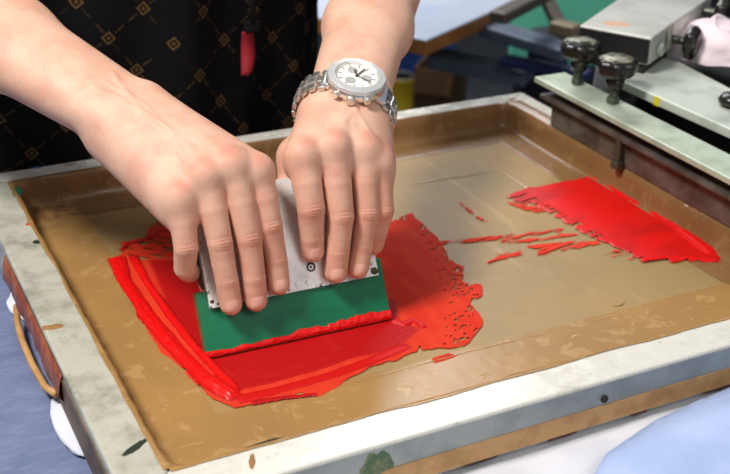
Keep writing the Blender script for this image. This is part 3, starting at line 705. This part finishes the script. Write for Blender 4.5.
# rest of the body, hidden by the clothes and by the frame's edge
SHR, SHL = A3(-.065, .60, .50), A3(.325, .60, .50)
def trunk(f, g=0.0, arms=1.0, legs=True, head=True, k=.05):
    f.ell((.13, .655, .10), (.175+g, .125+g, .16), None, k); f.ell((.13, .645, .27), (.165+g, .115+g, .17), None, k)
    f.ell((.13, .625, .42), (.19+g, .115+g, .13), None, k); f.cone((-.03, .60, .49), (.29, .60, .49), .055+g, .055+g, k)
    for S_, E_ in ((SHR, ER), (SHL, EL)):
        f.cone(S_, S_+(E_-S_)*arms, .05+g, .034+g, .03)
    if legs:
        for s in (-1, 1):
            hip = A3(.13+s*.09, .67, .0); kn = A3(.13+s*.10, .66, -.42); an = A3(.13+s*.11, .69, -.82)
            f.cone(hip, kn, .088+g, .060+g, .03); f.cone(kn, an, .058+g, .040+g, .03)
            if not g: f.cone(an+A3(0, .02, -.045), an+A3(s*.02, -.13, -.052), .030, .024, .02)
    if head:
        f.cone((.13, .60, .52), (.13, .575, .62), .056, .052, .03); f.ell((.13, .545, .715), (.075, .092, .105), None, .02)
        f.ell((.13, .500, .655), (.048, .045, .045), None, .03); f.cone((.13, .458, .725), (.13, .440, .69), .009, .014, .012)
        for s in (-1, 1): f.ell((.13+s*.075, .555, .70), (.010, .020, .031), None, .008); f.ell((.13+s*.031, .470, .725), (.013, .010, .010), None, .004)
        f.cone((.112, .462, .655), (.148, .462, .655), .007, .007, .008)
fb = Field((-.42, .30, -ZB), (.70, .95, .86), .008); trunk(fb)
VB, FB = fb.mesh(3); VB[:, 2] = np.maximum(VB[:, 2], -ZB+.004)
o1, o2 = len(VR), len(VR)+len(VL)
V = np.concatenate([VR, VL, VB]); F = np.concatenate([FR_, FL_+o1, FB+o2]); red = np.concatenate([RR, RL, np.full(len(VB), .15)])
person = mobj('person', V, F, SKIN, None, smooth=True, attrs={'red': red}, recalc=False, origin=A3(.13, .66, -ZB))
tag(person, 'person in a black patterned apron leaning over the frame, both hands pressing the squeegee', 'person')
black = M('black_cotton', (14, 14, 17), .85, spec=.2); dark_denim = M('dark_denim', (28, 32, 44), .85, spec=.2)
def cloth_from(name, fn, lo, hi, m, cut):
    f = Field(lo, hi, .008); fn(f); V, F = f.mesh(3); c = V[F].mean(1); F = F[cut(c)]; return mobj(name, V, F, m, person, smooth=True, recalc=False)
cloth_from('shirt', lambda f: trunk(f, .012, .55, False, False), (-.42, .30, -.3), (.70, .95, .72), black, lambda c: (c[:, 2] > -.06) & (c[:, 2] < .545) | (c[:, 2] > 9))
def legs(f):
    f.ell((.13, .665, .03), (.185, .135, .13), None, .04)
    for s in (-1, 1): f.cone((.13+s*.09, .67, .0), (.13+s*.10, .66, -.42), .10, .078, .03); f.cone((.13+s*.10, .66, -.42), (.13+s*.11, .69, -.82), .078, .066, .03)
cloth_from('trousers', legs, (-.2, .4, -ZB), (.5, .95, .3), dark_denim, lambda c: (c[:, 2] > -.83) & (c[:, 2] < .12))
for s in (-1, 1):
    def shoe(f, s=s): f.cone((.13+s*.11, .715, -.855), (.13+s*.13, .55, -.862), .043, .036, .02)
    cloth_from('shoe', shoe, (-.1, .45, -ZB), (.4, .8, -.75), black, lambda c: c[:, 2] > -ZB)
hf = lambda f: (f.ell((.13, .560, .735), (.083, .095, .103), None, .02))
cloth_from('hair', hf, (0, .4, .55), (.3, .75, .87), M('brown_hair', (52, 38, 28), .6), lambda c: (c[:, 2] > .745-.9*np.clip(c[:, 1]-.53, -.02, .12)) )
# apron: a sheet wrapped round the front of the body
nu, nv = 120, 70; V = []; F = []
for j in range(nv+1):
    z = .40-.95*j/nv
    for i in range(nu+1):
        t = -1.75+3.5*i/nu; wave = .006*math.sin(t*9+z*6)+.004*math.sin(t*17-z*11)+.003*math.sin(z*23+t*4)
        rx = .222+wave+max(0, -z)*.02; ry = .140+wave+max(0, -z)*.06
        V.append((.152+rx*math.sin(t), .648-ry*math.cos(t), z))
F = [(j*(nu+1)+i, j*(nu+1)+i+1, (j+1)*(nu+1)+i+1, (j+1)*(nu+1)+i) for j in range(nv) for i in range(nu)]
mobj('apron', V, F, apron_mat(), person, smooth=True, solid=.0015)['label'] = 'black apron with a diagonal lattice of ochre dashes and squares'
# finger nails
nail_m = NT('fingernail'); nail_m.set(Base_Color=nail_m.mix(nail_m.noise(160, 2), lin((232, 182, 162)), lin((224, 164, 144))), Roughness=.28)
bv = BVHTree.FromPolygons([tuple(p) for p in np.concatenate([VR, VL])], [tuple(map(int, f)) for f in np.concatenate([FR_, FL_+o1])])
def nail(P, r, tilt):
    t = unit(P[3]-P[2]); nrm = unit(SN+.45*unit(CC-P[3])); nrm = unit(nrm-t*(nrm@t)); nrm = unit(nrm+t*.30); t2 = unit(t-nrm*(t@nrm)); b = cross(t2, nrm)
    c = P[3]-t*.0012; nr, na = 7, 28; V = []; F = []
    for i in range(nr+1):
        for j in range(na):
            a_ = 2*PI*j/na; rr = i/nr; ca, sa = math.cos(a_), math.sin(a_); e = 2/2.6
            x = math.copysign(abs(ca)**e, ca)*rr*r*.72; y = math.copysign(abs(sa)**e, sa)*rr*r*.80
            o_ = c+b*x+t2*y+nrm*.03; hit = bv.ray_cast(Vector(o_), Vector(-nrm), .05)
            p = np.array(hit[0]) if hit[0] else c+b*x+t2*y+nrm*r*.9
            V.append(p+nrm*(.0004*(1-rr**4)+.00002+.0004*max(0, sa)*rr**2))
    F = [(i*na+j, (i+1)*na+j, (i+1)*na+(j+1) % na, i*na+(j+1) % na) for i in range(nr) for j in range(na)]
    mobj('fingernail', V, F, nail_m.m, person, smooth=True)
for J, rd_ in ((JR, RAD), (JL, RADL)):
    for k in ('idx', 'mid', 'ring'): nail(J[k], rd_[k][3], .1)
# red tab clipped to the apron
tb = thing('apron_tab', A3(.246, .489, .02), 'dark red fabric tab hanging from a black cord on the apron', 'tab')
V = []; F = []
for i in range(13):
    t = i/12; z = .093-.043*t; x = .247+.003*math.sin(t*3)-.004*t; w = .0055+.0015*math.sin(t*PI)
    V += [(x-w, .505+.004*math.sin(t*4), z), (x, .503+.004*math.sin(t*4), z), (x+w, .505+.004*math.sin(t*4+.6), z+.003)]
F = [(i*3+j, i*3+3+j, i*3+4+j, i*3+1+j) for i in range(12) for j in range(2)]
mobj('tab', V, F, M('dark_red_ribbon', (140, 6, 28), .7), tb, smooth=True, solid=.0012)
cl = MB().obox((.251, .503, .098), (1, 0, 0), (0, 1, 0), (0, 0, 1), .008, .003, .006).obj('clip', black, tb, bevel=.002)
MB().tube([(.251, .503, .10), (.254, .504, .13), (.252, .506, .18), (.245, .51, .24)], .0035).obj('cord', black, tb, smooth=True)

# ------------------------------------------------------------------ wrist watch on the left wrist
steel = M('polished_steel', (240, 238, 232), .24, .88); steel_d = M('brushed_steel', (214, 211, 202), .30, .9)
dialm = M('white_dial', (236, 232, 222), .45); gold = M('dark_hand', (70, 44, 30), .4, .3); ringm = M('subdial_grey', (170, 168, 160), .4, .3)
wc = WL-AXL*.006
PH0 = -.20                                        # the case sits a little to the outer side of the wrist
def band(s, gap):
    """closed stadium around the wrist; s in 0..1 from the back of the wrist"""
    hw, r = .0132, .0208+gap; per = 4*hw+2*PI*r; d = (s % 1)*per
    if d < hw: p, nn = (d, r), (0, 1)
    elif d < hw+PI*r: a_ = (d-hw)/r; p, nn = (hw+r*math.sin(a_), r*math.cos(a_)), (math.sin(a_), math.cos(a_))
    elif d < 3*hw+PI*r: p, nn = (hw-(d-hw-PI*r), -r), (0, -1)
    elif d < 3*hw+2*PI*r: a_ = (d-3*hw-PI*r)/r; p, nn = (-hw-r*math.sin(a_), -r*math.cos(a_)), (-math.sin(a_), -math.cos(a_))
    else: p, nn = (d-per, r), (0, 1)
    X_ = -LL
    return wc+X_*p[0]+WDL*p[1], unit(X_*nn[0]+WDL*nn[1])
c_s = .022
wp, wn = band(c_s, .0010)
wt = thing('wrist_watch', wp, 'steel wrist watch with white dial and link bracelet on the person wearing the apron', 'watch')
wx = unit(cross(AXL, wn)); wy = cross(wn, wx); wy = wy if wy@AXL > 0 else -wy; wx = cross(wy, wn)   # wy points up the forearm
cz = wp+wn*.001
class WB(MB):                                      # watch-head pieces, sized about the middle of the case
    def obj(s, name, m, parent=None, **k):
        s.v = [tuple(cz+(np.array(p)-cz)*1.09) for p in s.v]; return MB.obj(s, name, m, parent, **k)
WB().lathe([(.0165, 0), (.0195, .001), (.0205, .004), (.0203, .0075), (.0190, .0085)], cz, wn, 48).obj('case', steel, wt, smooth=True)
WB().lathe([(.0205, .0080), (.0207, .0090), (.0200, .0108), (.0155, .0118), (.0143, .0112), (.0140, .0085)], cz, wn, 60, lambda a_, h: 1+.012*math.cos(12*a_)).obj('bezel', M('satin_steel', (242, 240, 234), .36, .68), wt, smooth=False, bevel=.0002)
WB().lathe([(.0001, .0088), (.0158, .0088), (.0158, .0096), (.0001, .0098)], cz, wn, 48).obj('dial', dialm, wt)
for i in range(12):
    a_ = 2*PI*i/12; d_ = wx*math.cos(a_)+wy*math.sin(a_); e_ = wy*math.cos(a_)-wx*math.sin(a_)
    WB().obox(cz+wn*.0100+d_*.0118, d_, e_, wn, .0015, .0004, .00025).obj('hour_marker', ringm, wt)
for a_ in (0, 2.1, 4.2):
    d_ = wx*math.cos(a_)+wy*math.sin(a_)
    WB().lathe([(.0030, 0), (.0036, 0), (.0036, .0003), (.0030, .0003)], cz+wn*.0098+d_*.0070, wn, 24).obj('subdial', ringm, wt)
for a_, L_, w_ in ((1.9, .0080, .0006), (1.15, .0115, .0005), (-.4, .0125, .0002)):
    d_ = wx*math.cos(a_)+wy*math.sin(a_); e_ = wy*math.cos(a_)-wx*math.sin(a_)
    WB().obox(cz+wn*.0105+d_*(L_*.5-.001), d_, e_, wn, L_*.5, w_, .0002).obj('watch_hand', gold, wt)
WB().cyl(cz+wn*.0098, cz+wn*.0110, .0010).obj('hand_pin', gold, wt)
for a_, r_, L_ in ((-PI/2, .0032, .0050), (-PI/2-.52, .0026, .0040), (-PI/2+.52, .0026, .0040)):
    d_ = wx*math.cos(a_)+wy*math.sin(a_); s0 = cz+wn*.0048+d_*.0195
    WB().lathe([(r_*.6, 0), (r_*.6, L_*.4), (r_, L_*.4), (r_, L_*.9), (r_*.8, L_)], s0, d_, 20).obj('crown' if r_ > .003 else 'pusher', steel_d if r_ > .003 else steel, wt, bevel=.0002)
NLK = 28
for i in range(NLK):
    s = c_s+(i+.5)/NLK; off = abs(((s-c_s+.5) % 1)-.5)
    if off < .105: continue
    p, n_ = band(s, .0022); t_ = unit(cross(AXL, n_)); hl = .0034; wf = 1.16 if off < .2 else 1.04
    lk = MB().obox(p+n_*.0018, AXL, t_, n_, .0034*wf, hl*.95, .0019).obj('bracelet_link', steel, wt, bevel=.0009)
    for sg_ in (-1, 1):
        MB().obox(p+n_*.0015+AXL*sg_*.0071*wf+t_*.0015, AXL, t_, n_, .0034*wf, hl*.84, .0017).obj('side_link', steel_d, lk, bevel=.0010)
for sg_ in (-1, 1):                                # end pieces that join the case to the bracelet
    p, n_ = band(c_s+sg_*.098, .0018); t_ = unit(cross(AXL, n_))
    MB().obox(p+n_*.0028, AXL, t_, n_, .0106, .0058, .0026).obj('lug', steel, wt, bevel=.0018)

# ------------------------------------------------------------------ clamp that holds the right side of the frame
plate_m = M('greenish_painted_steel', (188, 198, 178), .45, .25, c2=(160, 172, 150), sc_=45, lo=.4, hi=.75, bump=(200, .2))
rail_m = M('dark_grimy_steel', (104, 96, 88), .5, .2, c2=(70, 62, 56), sc_=35, lo=.35, hi=.65, bump=(90, .4))
knob_m = M('black_bakelite', (26, 25, 22), .3, c2=(96, 94, 74), sc_=70, lo=.56, hi=.70, bump=(120, .3)); stem_m = M('threaded_steel', (86, 92, 80), .4, .7)
knob_top = M('worn_knob_top', (150, 148, 128), .35, .3, c2=(60, 58, 48), sc_=60, lo=.45, hi=.6)
ck = thing('screen_clamp', (.53, .12, 0), 'pale green steel clamp bar with two black knobs along the right side of the frame', 'clamp')
MB().prism([(.519, y, z) for y, z in ((.372, .0006), (-.20, .0006), (-.20, .029), (.372, .029))], (.034, 0, 0)).obj('rail', rail_m, ck, bevel=.0015)
MB().prism([(.509, y, z) for y, z in ((.380, .029), (-.20, .029), (-.20, .0335), (.380, .0335))], (.036, 0, 0)).obj('rail_flange', rail_m, ck, bevel=.001)
MB().box((.505, -.20, .044), (.542, .386, .050)).obj('clamp_plate', plate_m, ck, bevel=.0012)
for (sx_, sy_) in ((.531, .350), (.529, .291)):
    MB().cyl((sx_, sy_, .0505), (sx_, sy_, .056), .0065, n=6).obj('nut', stem_m, ck, bevel=.0005)
    kb = MB().lathe([(.009, .074), (.010, .076), (.0155, .0785), (.0185, .082), (.0188, .0885), (.0172, .0925), (.0140, .0935)], (sx_, sy_, 0), (0, 0, 1), 84, lambda a_, h: (1+.075*math.cos(7*a_)) if .0785 <= h else 1).obj('knob', knob_m, ck, smooth=True)
    MB().lathe([(.0150, .0930), (.0146, .0942), (.008, .0956), (.002, .0960)], (sx_, sy_, 0), (0, 0, 1), 84, lambda a_, h: (1+.06*math.cos(7*a_)) if h < .095 else 1).obj('knob_cap', knob_top, kb, smooth=True)
    MB().cyl((sx_, sy_, .033), (sx_, sy_, .075), .0042).obj('stem', stem_m, kb, smooth=False)
    MB().lathe([(.0070, .064), (.0085, .069), (.009, .075)], (sx_, sy_, 0), (0, 0, 1), 24).obj('collar', knob_m, kb, smooth=True)
for y in (.255, .06):
    MB().cyl((.513, y, .0008), (.513, y, .030), .0036, n=16).obj('bolt', stem_m, ck, bevel=.0005)
    MB().cyl((.513, y, .0008), (.513, y, .008), .0062, n=6).obj('bolt_nut', stem_m, ck, bevel=.0005)
for i in range(8): MB().cyl((.535, -.02+i*.045, .0335), (.535, -.02+i*.045, .044), .006, n=10).obj('spacer', rail_m, ck)
# print head: plate and housing to the right
ph = thing('press_carriage', (.66, .32, -.02), 'pale grey steel press plate with a boxy housing, right of the clamp bar', 'press carriage')
PZ = .062
q4 = [at(620, 80, PZ), at(645, 44, PZ), at(800, 124, PZ), at(800, 160, PZ)]
MB().prism([A3(p[0], p[1], PZ-.009) for p in q4], (0, 0, .009)).obj('base_plate', M('pale_grey_steel', (200, 206, 192), .45, .2, c2=(160, 164, 152), sc_=26, lo=.45, hi=.8, bump=(200, .2)), ph, bevel=.0012)
e_ = unit(q4[3]-q4[0]); pm = q4[0]+(q4[3]-q4[0])*((663-620)/180.); nrm2 = unit(A3(e_[1], -e_[0], 0)); nrm2 = nrm2 if nrm2@(CC-pm) > 0 else -nrm2
MB().obox(A3(pm[0], pm[1], PZ-.0043)+nrm2*.0004, e_, nrm2, (0, 0, 1), .0035, .0006, .0042).obj('yellow_mark', M('yellow_paint', (214, 198, 30), .5), ph)
blk_m = M('black_steel', (22, 22, 23), .6)
MB().prism([(.557, .36, -.03), (.557, -.20, -.03), (.80, -.20, -.03), (.80, .50, -.03), (.64, .46, -.03)], (0, 0, .060)).obj('under_frame', blk_m, ph, bevel=.002)
MB().prism([A3(p[0], p[1], .03) for p in [q4[0]+A3(.025, -.02, 0), q4[1]+A3(.0, -.02, 0), q4[2], q4[3]+A3(.025, 0, 0)]], (0, 0, PZ-.009-.03)).obj('riser', blk_m, ph)
hA, hB, hC, hD = at(580, 25, .1), at(652, 38, .1), at(712, -4, .1), at(628, -8, .1)
hous = MB().prism([A3(p[0], p[1], .0725) for p in (hA, hB, hC, hD)], (0, 0, .0275)).obj('housing', M('silver_housing', (206, 206, 196), .42, .3, c2=(186, 184, 176), sc_=14, bump=(150, .2)), ph, bevel=.0015)
fx = unit(hB-hA); fy = unit(hC-hB); fn = unit(cross(fx, (0, 0, 1)))
if fn@(CC-hA) < 0: fn = -fn
MB().prism([A3(p[0], p[1], PZ) for p in (hA+fx*.006-fn*.004, hB-fx*.006-fn*.004, hC-fx*.006, hD+fx*.006)], (0, 0, .0725-PZ)).obj('housing_foot', blk_m, ph)
MB().obox((hA+hB)/2+A3(0, 0, -.0140)+fn*.0006, fx, (0, 0, 1), fn, np.linalg.norm(hB-hA)*.485, .0118, .0010).obj('end_plate', M('black_plastic', (16, 16, 18), .5), hous)
rc_ = at(617, 24, .1); blob('rust_patch', (rc_[0], rc_[1]), .016, .009, M('rust', (206, 160, 134), .7), .1, 'pinkish rust patch', 55, hous, ang=-.5, hgt=.0003)
sn_ = unit(cross(fy, (0, 0, 1))); sn_ = sn_ if sn_@(hB-hA) > 0 else -sn_
for t_, kz in ((.34, .083), (.86, .090)):
    b_ = hB+(hC-hB)*t_; b_ = A3(b_[0], b_[1], kz)
    MB().cyl(b_, b_+sn_*.022, .0045).obj('bolt', stem_m, ph, smooth=False)
    MB().lathe([(.006, .013), (.010, .014), (.0165, .017), (.0165, .024), (.012, .028), (.004, .028)], b_, sn_, 56, lambda a_, h: 1+.06*math.cos(7*a_) if h > .015 else 1).obj('side_knob', knob_m, ph, smooth=True)
b_ = hB+(hC-hB)*.12; MB().lathe([(.0045, 0), (.0065, .001), (.0065, .005), (.004, .006)], A3(b_[0], b_[1], .083), sn_, 6).obj('bolt_head', M('pale_bolt', (190, 200, 190), .4, .5), ph)
b_ = hB+(hC-hB)*.24+sn_*.003; MB().obox(A3(b_[0], b_[1], .091), fy, sn_, (0, 0, 1), .003, .002, .013).obj('bracket', M('bracket_steel', (150, 150, 138), .4, .5), ph, bevel=.0006)
k_ = at(732, 106, PZ); MB().lathe([(.004, 0), (.012, .002), (.0135, .006), (.010, .011), (.003, .012)], (k_[0], k_[1], PZ), (0, 0, 1), 32).obj('bolt_cap', knob_m, ph, smooth=True)
rg = at(716, 62, PZ); V = []; F = []
for i in range(13):
    th = PI*.5*i/12
    for j in range(36):
        p_ = 2*PI*j/36; k = .7+.6*float(fbm(np.array(3+2*math.cos(p_)), np.array(3+2*math.sin(p_)+th*2), 71, 3)); V.append((rg[0]+.02+.055*k*math.sin(th)*math.cos(p_), rg[1]+.03+.055*k*math.sin(th)*math.sin(p_), PZ+.0008+.030*k*max(0, math.cos(th))))
F = [(i*36+j, (i+1)*36+j, (i+1)*36+(j+1) % 36, i*36+(j+1) % 36) for i in range(12) for j in range(36)]
tag(mobj('rag', V, F, M('pinkish_white_cotton', (236, 216, 220), .9), None, smooth=True, subsurf=1), 'crumpled pinkish white rag on the press plate at the right edge', 'rag')
# two columns that carry the head
for x, y in ((.78, .20), (.80, .46)): MB().cyl((x, y, -ZB), (x, y, -.018), .022).obj('column', struct_post, ph)
MB().box((.74, .17, -ZB), (.84, .50, -ZB+.02)).obj('foot_plate', struct_post, ph, bevel=.004)

# ------------------------------------------------------------------ background machinery
tb2 = thing('work_board', (.83, 1.15, -ZB), 'bluish white work board with a brown wooden edge behind the watch', 'work board')
cA = at(426, 40, -.1); dL = unit(at(316, 17, -.1)-cA); dR = unit(at(510, 8, -.1)-cA); dR = unit(dR-dL*(dR@dL)); dL[2] = dR[2] = 0
bp = [cA, cA+dR*.42, cA+dR*.42+dL*.50, cA+dL*.50]
MB().prism([p-A3(0, 0, .0035) for p in bp], (0, 0, .0035)).obj('board_top', M('glossy_white_laminate', (232, 240, 255), .25, c2=(214, 226, 250), sc_=5, lo=.4, hi=.7), tb2, bevel=.001)
MB().prism([p-A3(0, 0, .026) for p in bp], (0, 0, .0223)).obj('wood_edge', M('brown_plywood', (188, 124, 62), .5, c2=(166, 104, 50), sc_=30), tb2, bevel=.001)
bc = cA+dR*.21+dL*.25; MB().cyl((bc[0], bc[1], -ZB), (bc[0], bc[1], -.122), .03).obj('post', struct_post, tb2)
slate = M('blue_grey_enamel', (112, 124, 142), .5, .1, c2=(96, 106, 124), sc_=8); teal = M('teal_enamel', (122, 236, 198), .5, c2=(110, 224, 186), sc_=8)
def beam(name, p0, p1, w, h, m, parent):
    a_, b_ = np.asarray(p0), np.asarray(p1); e = unit(b_-a_); s_ = unit(cross(e, (0, 0, 1))); u_ = cross(s_, e)
    return MB().obox((a_+b_)/2, e, s_, u_, np.linalg.norm(b_-a_)/2, w/2, h/2).obj(name, m, parent, bevel=.004)
ps = thing('press_stand', (1.1, 1.2, -ZB), 'slate and teal printing press stand behind the clamp knobs', 'press stand')
def pbeam(name, p0, z0, p1, z1, w, h, m): return beam(name, at(*p0, z0), at(*p1, z1), w, h, m, ps)
pbeam('arm', (432, 58, ), -.20, (530, 76), -.20, .05, .026, slate)
pbeam('arm', (488, 28), -.13, (572, 54), -.13, .05, .020, slate)
pbeam('arm', (497, 18), -.06, (552, -10), -.06, .03, .018, M('taupe_steel', (112, 104, 94), .5, .3))
pbeam('strut', (548, 2), -.13, (566, 40), -.13, .022, .022, M('brown_grey_steel', (92, 82, 68), .5, .3))
pbeam('crossbar', (502, 60), -.17, (590, 76), -.17, .03, .016, M('navy_enamel', (46, 56, 104), .5, .1))
pbeam('hinge', (553, 26), -.08, (578, 32), -.08, .03, .02, M('tan_steel', (150, 132, 104), .5, .2))
p0, p1 = at(512, 66, -.36), at(660, 66, -.36); e = unit(p1-p0); nn_ = unit(cross(e, (0, 0, 1)))
MB().obox((p0+p1)/2+A3(0, 0, .16)-nn_*.03, e, nn_, (0, 0, 1), np.linalg.norm(p1-p0)/2, .03, .16).obj('panel', teal, ps, bevel=.006)
MB().obox((p0+p1)/2+A3(0, 0, -.265)-nn_*.03, e, nn_, (0, 0, 1), np.linalg.norm(p1-p0)/2-.02, .05, .265).obj('base', M('dark_base', (34, 36, 40), .6), ps, bevel=.006)
tc = at(545, 88, -.24); MB().cyl((tc[0], tc[1], -ZB+.001), (tc[0], tc[1], -.14), .035, n=32).obj('column', M('dark_slate', (44, 50, 60), .5), ps)
# things standing on the floor behind
card = M('cardboard', (112, 80, 50), .85, c2=(98, 69, 42), sc_=12)
zt = -.46; k0 = at(455, 72, zt); kl = at(415, 67, zt); kr = at(503, 66, zt); eL = unit(kl-k0); eR = unit(A3(-eL[1], eL[0], 0)); eR = eR if eR@(kr-k0) > 0 else -eR
wl_, wr_ = np.linalg.norm(kl-k0), .12; cb = thing('cardboard_box', k0+eL*wl_/2+eR*wr_/2-A3(0, 0, k0[2]+ZB), 'tall open brown cardboard box on the floor beyond the back bar', 'box')
zc = A3(0, 0, (-ZB-zt)/2); hz = (ZB+zt)/2-.001
for nm, c, X_, hx in (('front_panel', k0+eL*wl_/2, eL, wl_/2), ('back_panel', k0+eL*wl_/2+eR*wr_, eL, wl_/2), ('side_panel', k0+eR*wr_/2, eR, wr_/2), ('side_panel', k0+eL*wl_+eR*wr_/2, eR, wr_/2)):
    MB().obox(c+zc, X_, unit(cross(X_, (0, 0, 1))), (0, 0, 1), hx, .002, hz).obj(nm, card, cb)
MB().obox(k0+eL*wl_/2+eR*wr_/2+A3(0, 0, -ZB-zt+.004), eL, eR, (0, 0, 1), wl_/2, wr_/2, .002).obj('bottom_panel', card, cb)
fo = unit(-eR+A3(0, 0, -.5)); fo = unit(-eR*.25-A3(0, 0, 1)); MB().obox(k0+eL*wl_/2+fo*.030-eR*.004, eL, fo, unit(cross(eL, fo)), wl_/2-.003, .030, .0015).obj('flap', card, cb)
c = at(400, 112, -ZB); yt = thing('paint_tin', (c[0], c[1], -ZB), 'dim yellow tin on the floor between the watch and the cardboard box', 'tin')
MB().lathe([(.050, 0), (.052, .003), (.050, .006), (.050, .118), (.052, .121), (.050, .124)], (c[0], c[1], -ZB), (0, 0, 1), 40).obj('body', M('yellow_tin', (176, 148, 20), .4, .1), yt, smooth=True)
MB().lathe([(.048, .124), (.046, .127), (.038, .127), (.036, .124)], (c[0], c[1], -ZB), (0, 0, 1), 40).obj('lid', M('tin_lid', (150, 150, 146), .4, .7), yt, smooth=True)
c = at(402, 78, -ZB); bt = thing('storage_bin', (c[0], c[1], -ZB), 'dim blue plastic bin on the floor behind the watch', 'bin')
e0 = unit((.9, -.4, 0)); e1 = unit((.4, .9, 0)); bm_ = M('blue_plastic', (28, 62, 122), .45)
for cc, X_, hx in ((e1*-.12, e0, .16), (e1*.12, e0, .16), (e0*-.16, e1, .12), (e0*.16, e1, .12)): MB().obox(A3(c[0], c[1], -ZB+.08)+cc, X_, unit(cross(X_, (0, 0, 1))), (0, 0, 1), hx, .004, .079).obj('side', bm_, bt, bevel=.002)
MB().obox(A3(c[0], c[1], -ZB+.005), e0, e1, (0, 0, 1), .16, .12, .004).obj('bottom', bm_, bt)
for sg_ in (-1, 1): MB().obox(A3(c[0], c[1], -ZB+.155)+e1*sg_*.126, e0, e1, (0, 0, 1), .168, .008, .005).obj('rim', bm_, bt, bevel=.002)

for o in list(col.objects):
    if o.parent is None and o.type in ('MESH', 'EMPTY'): o.location.z += ZB
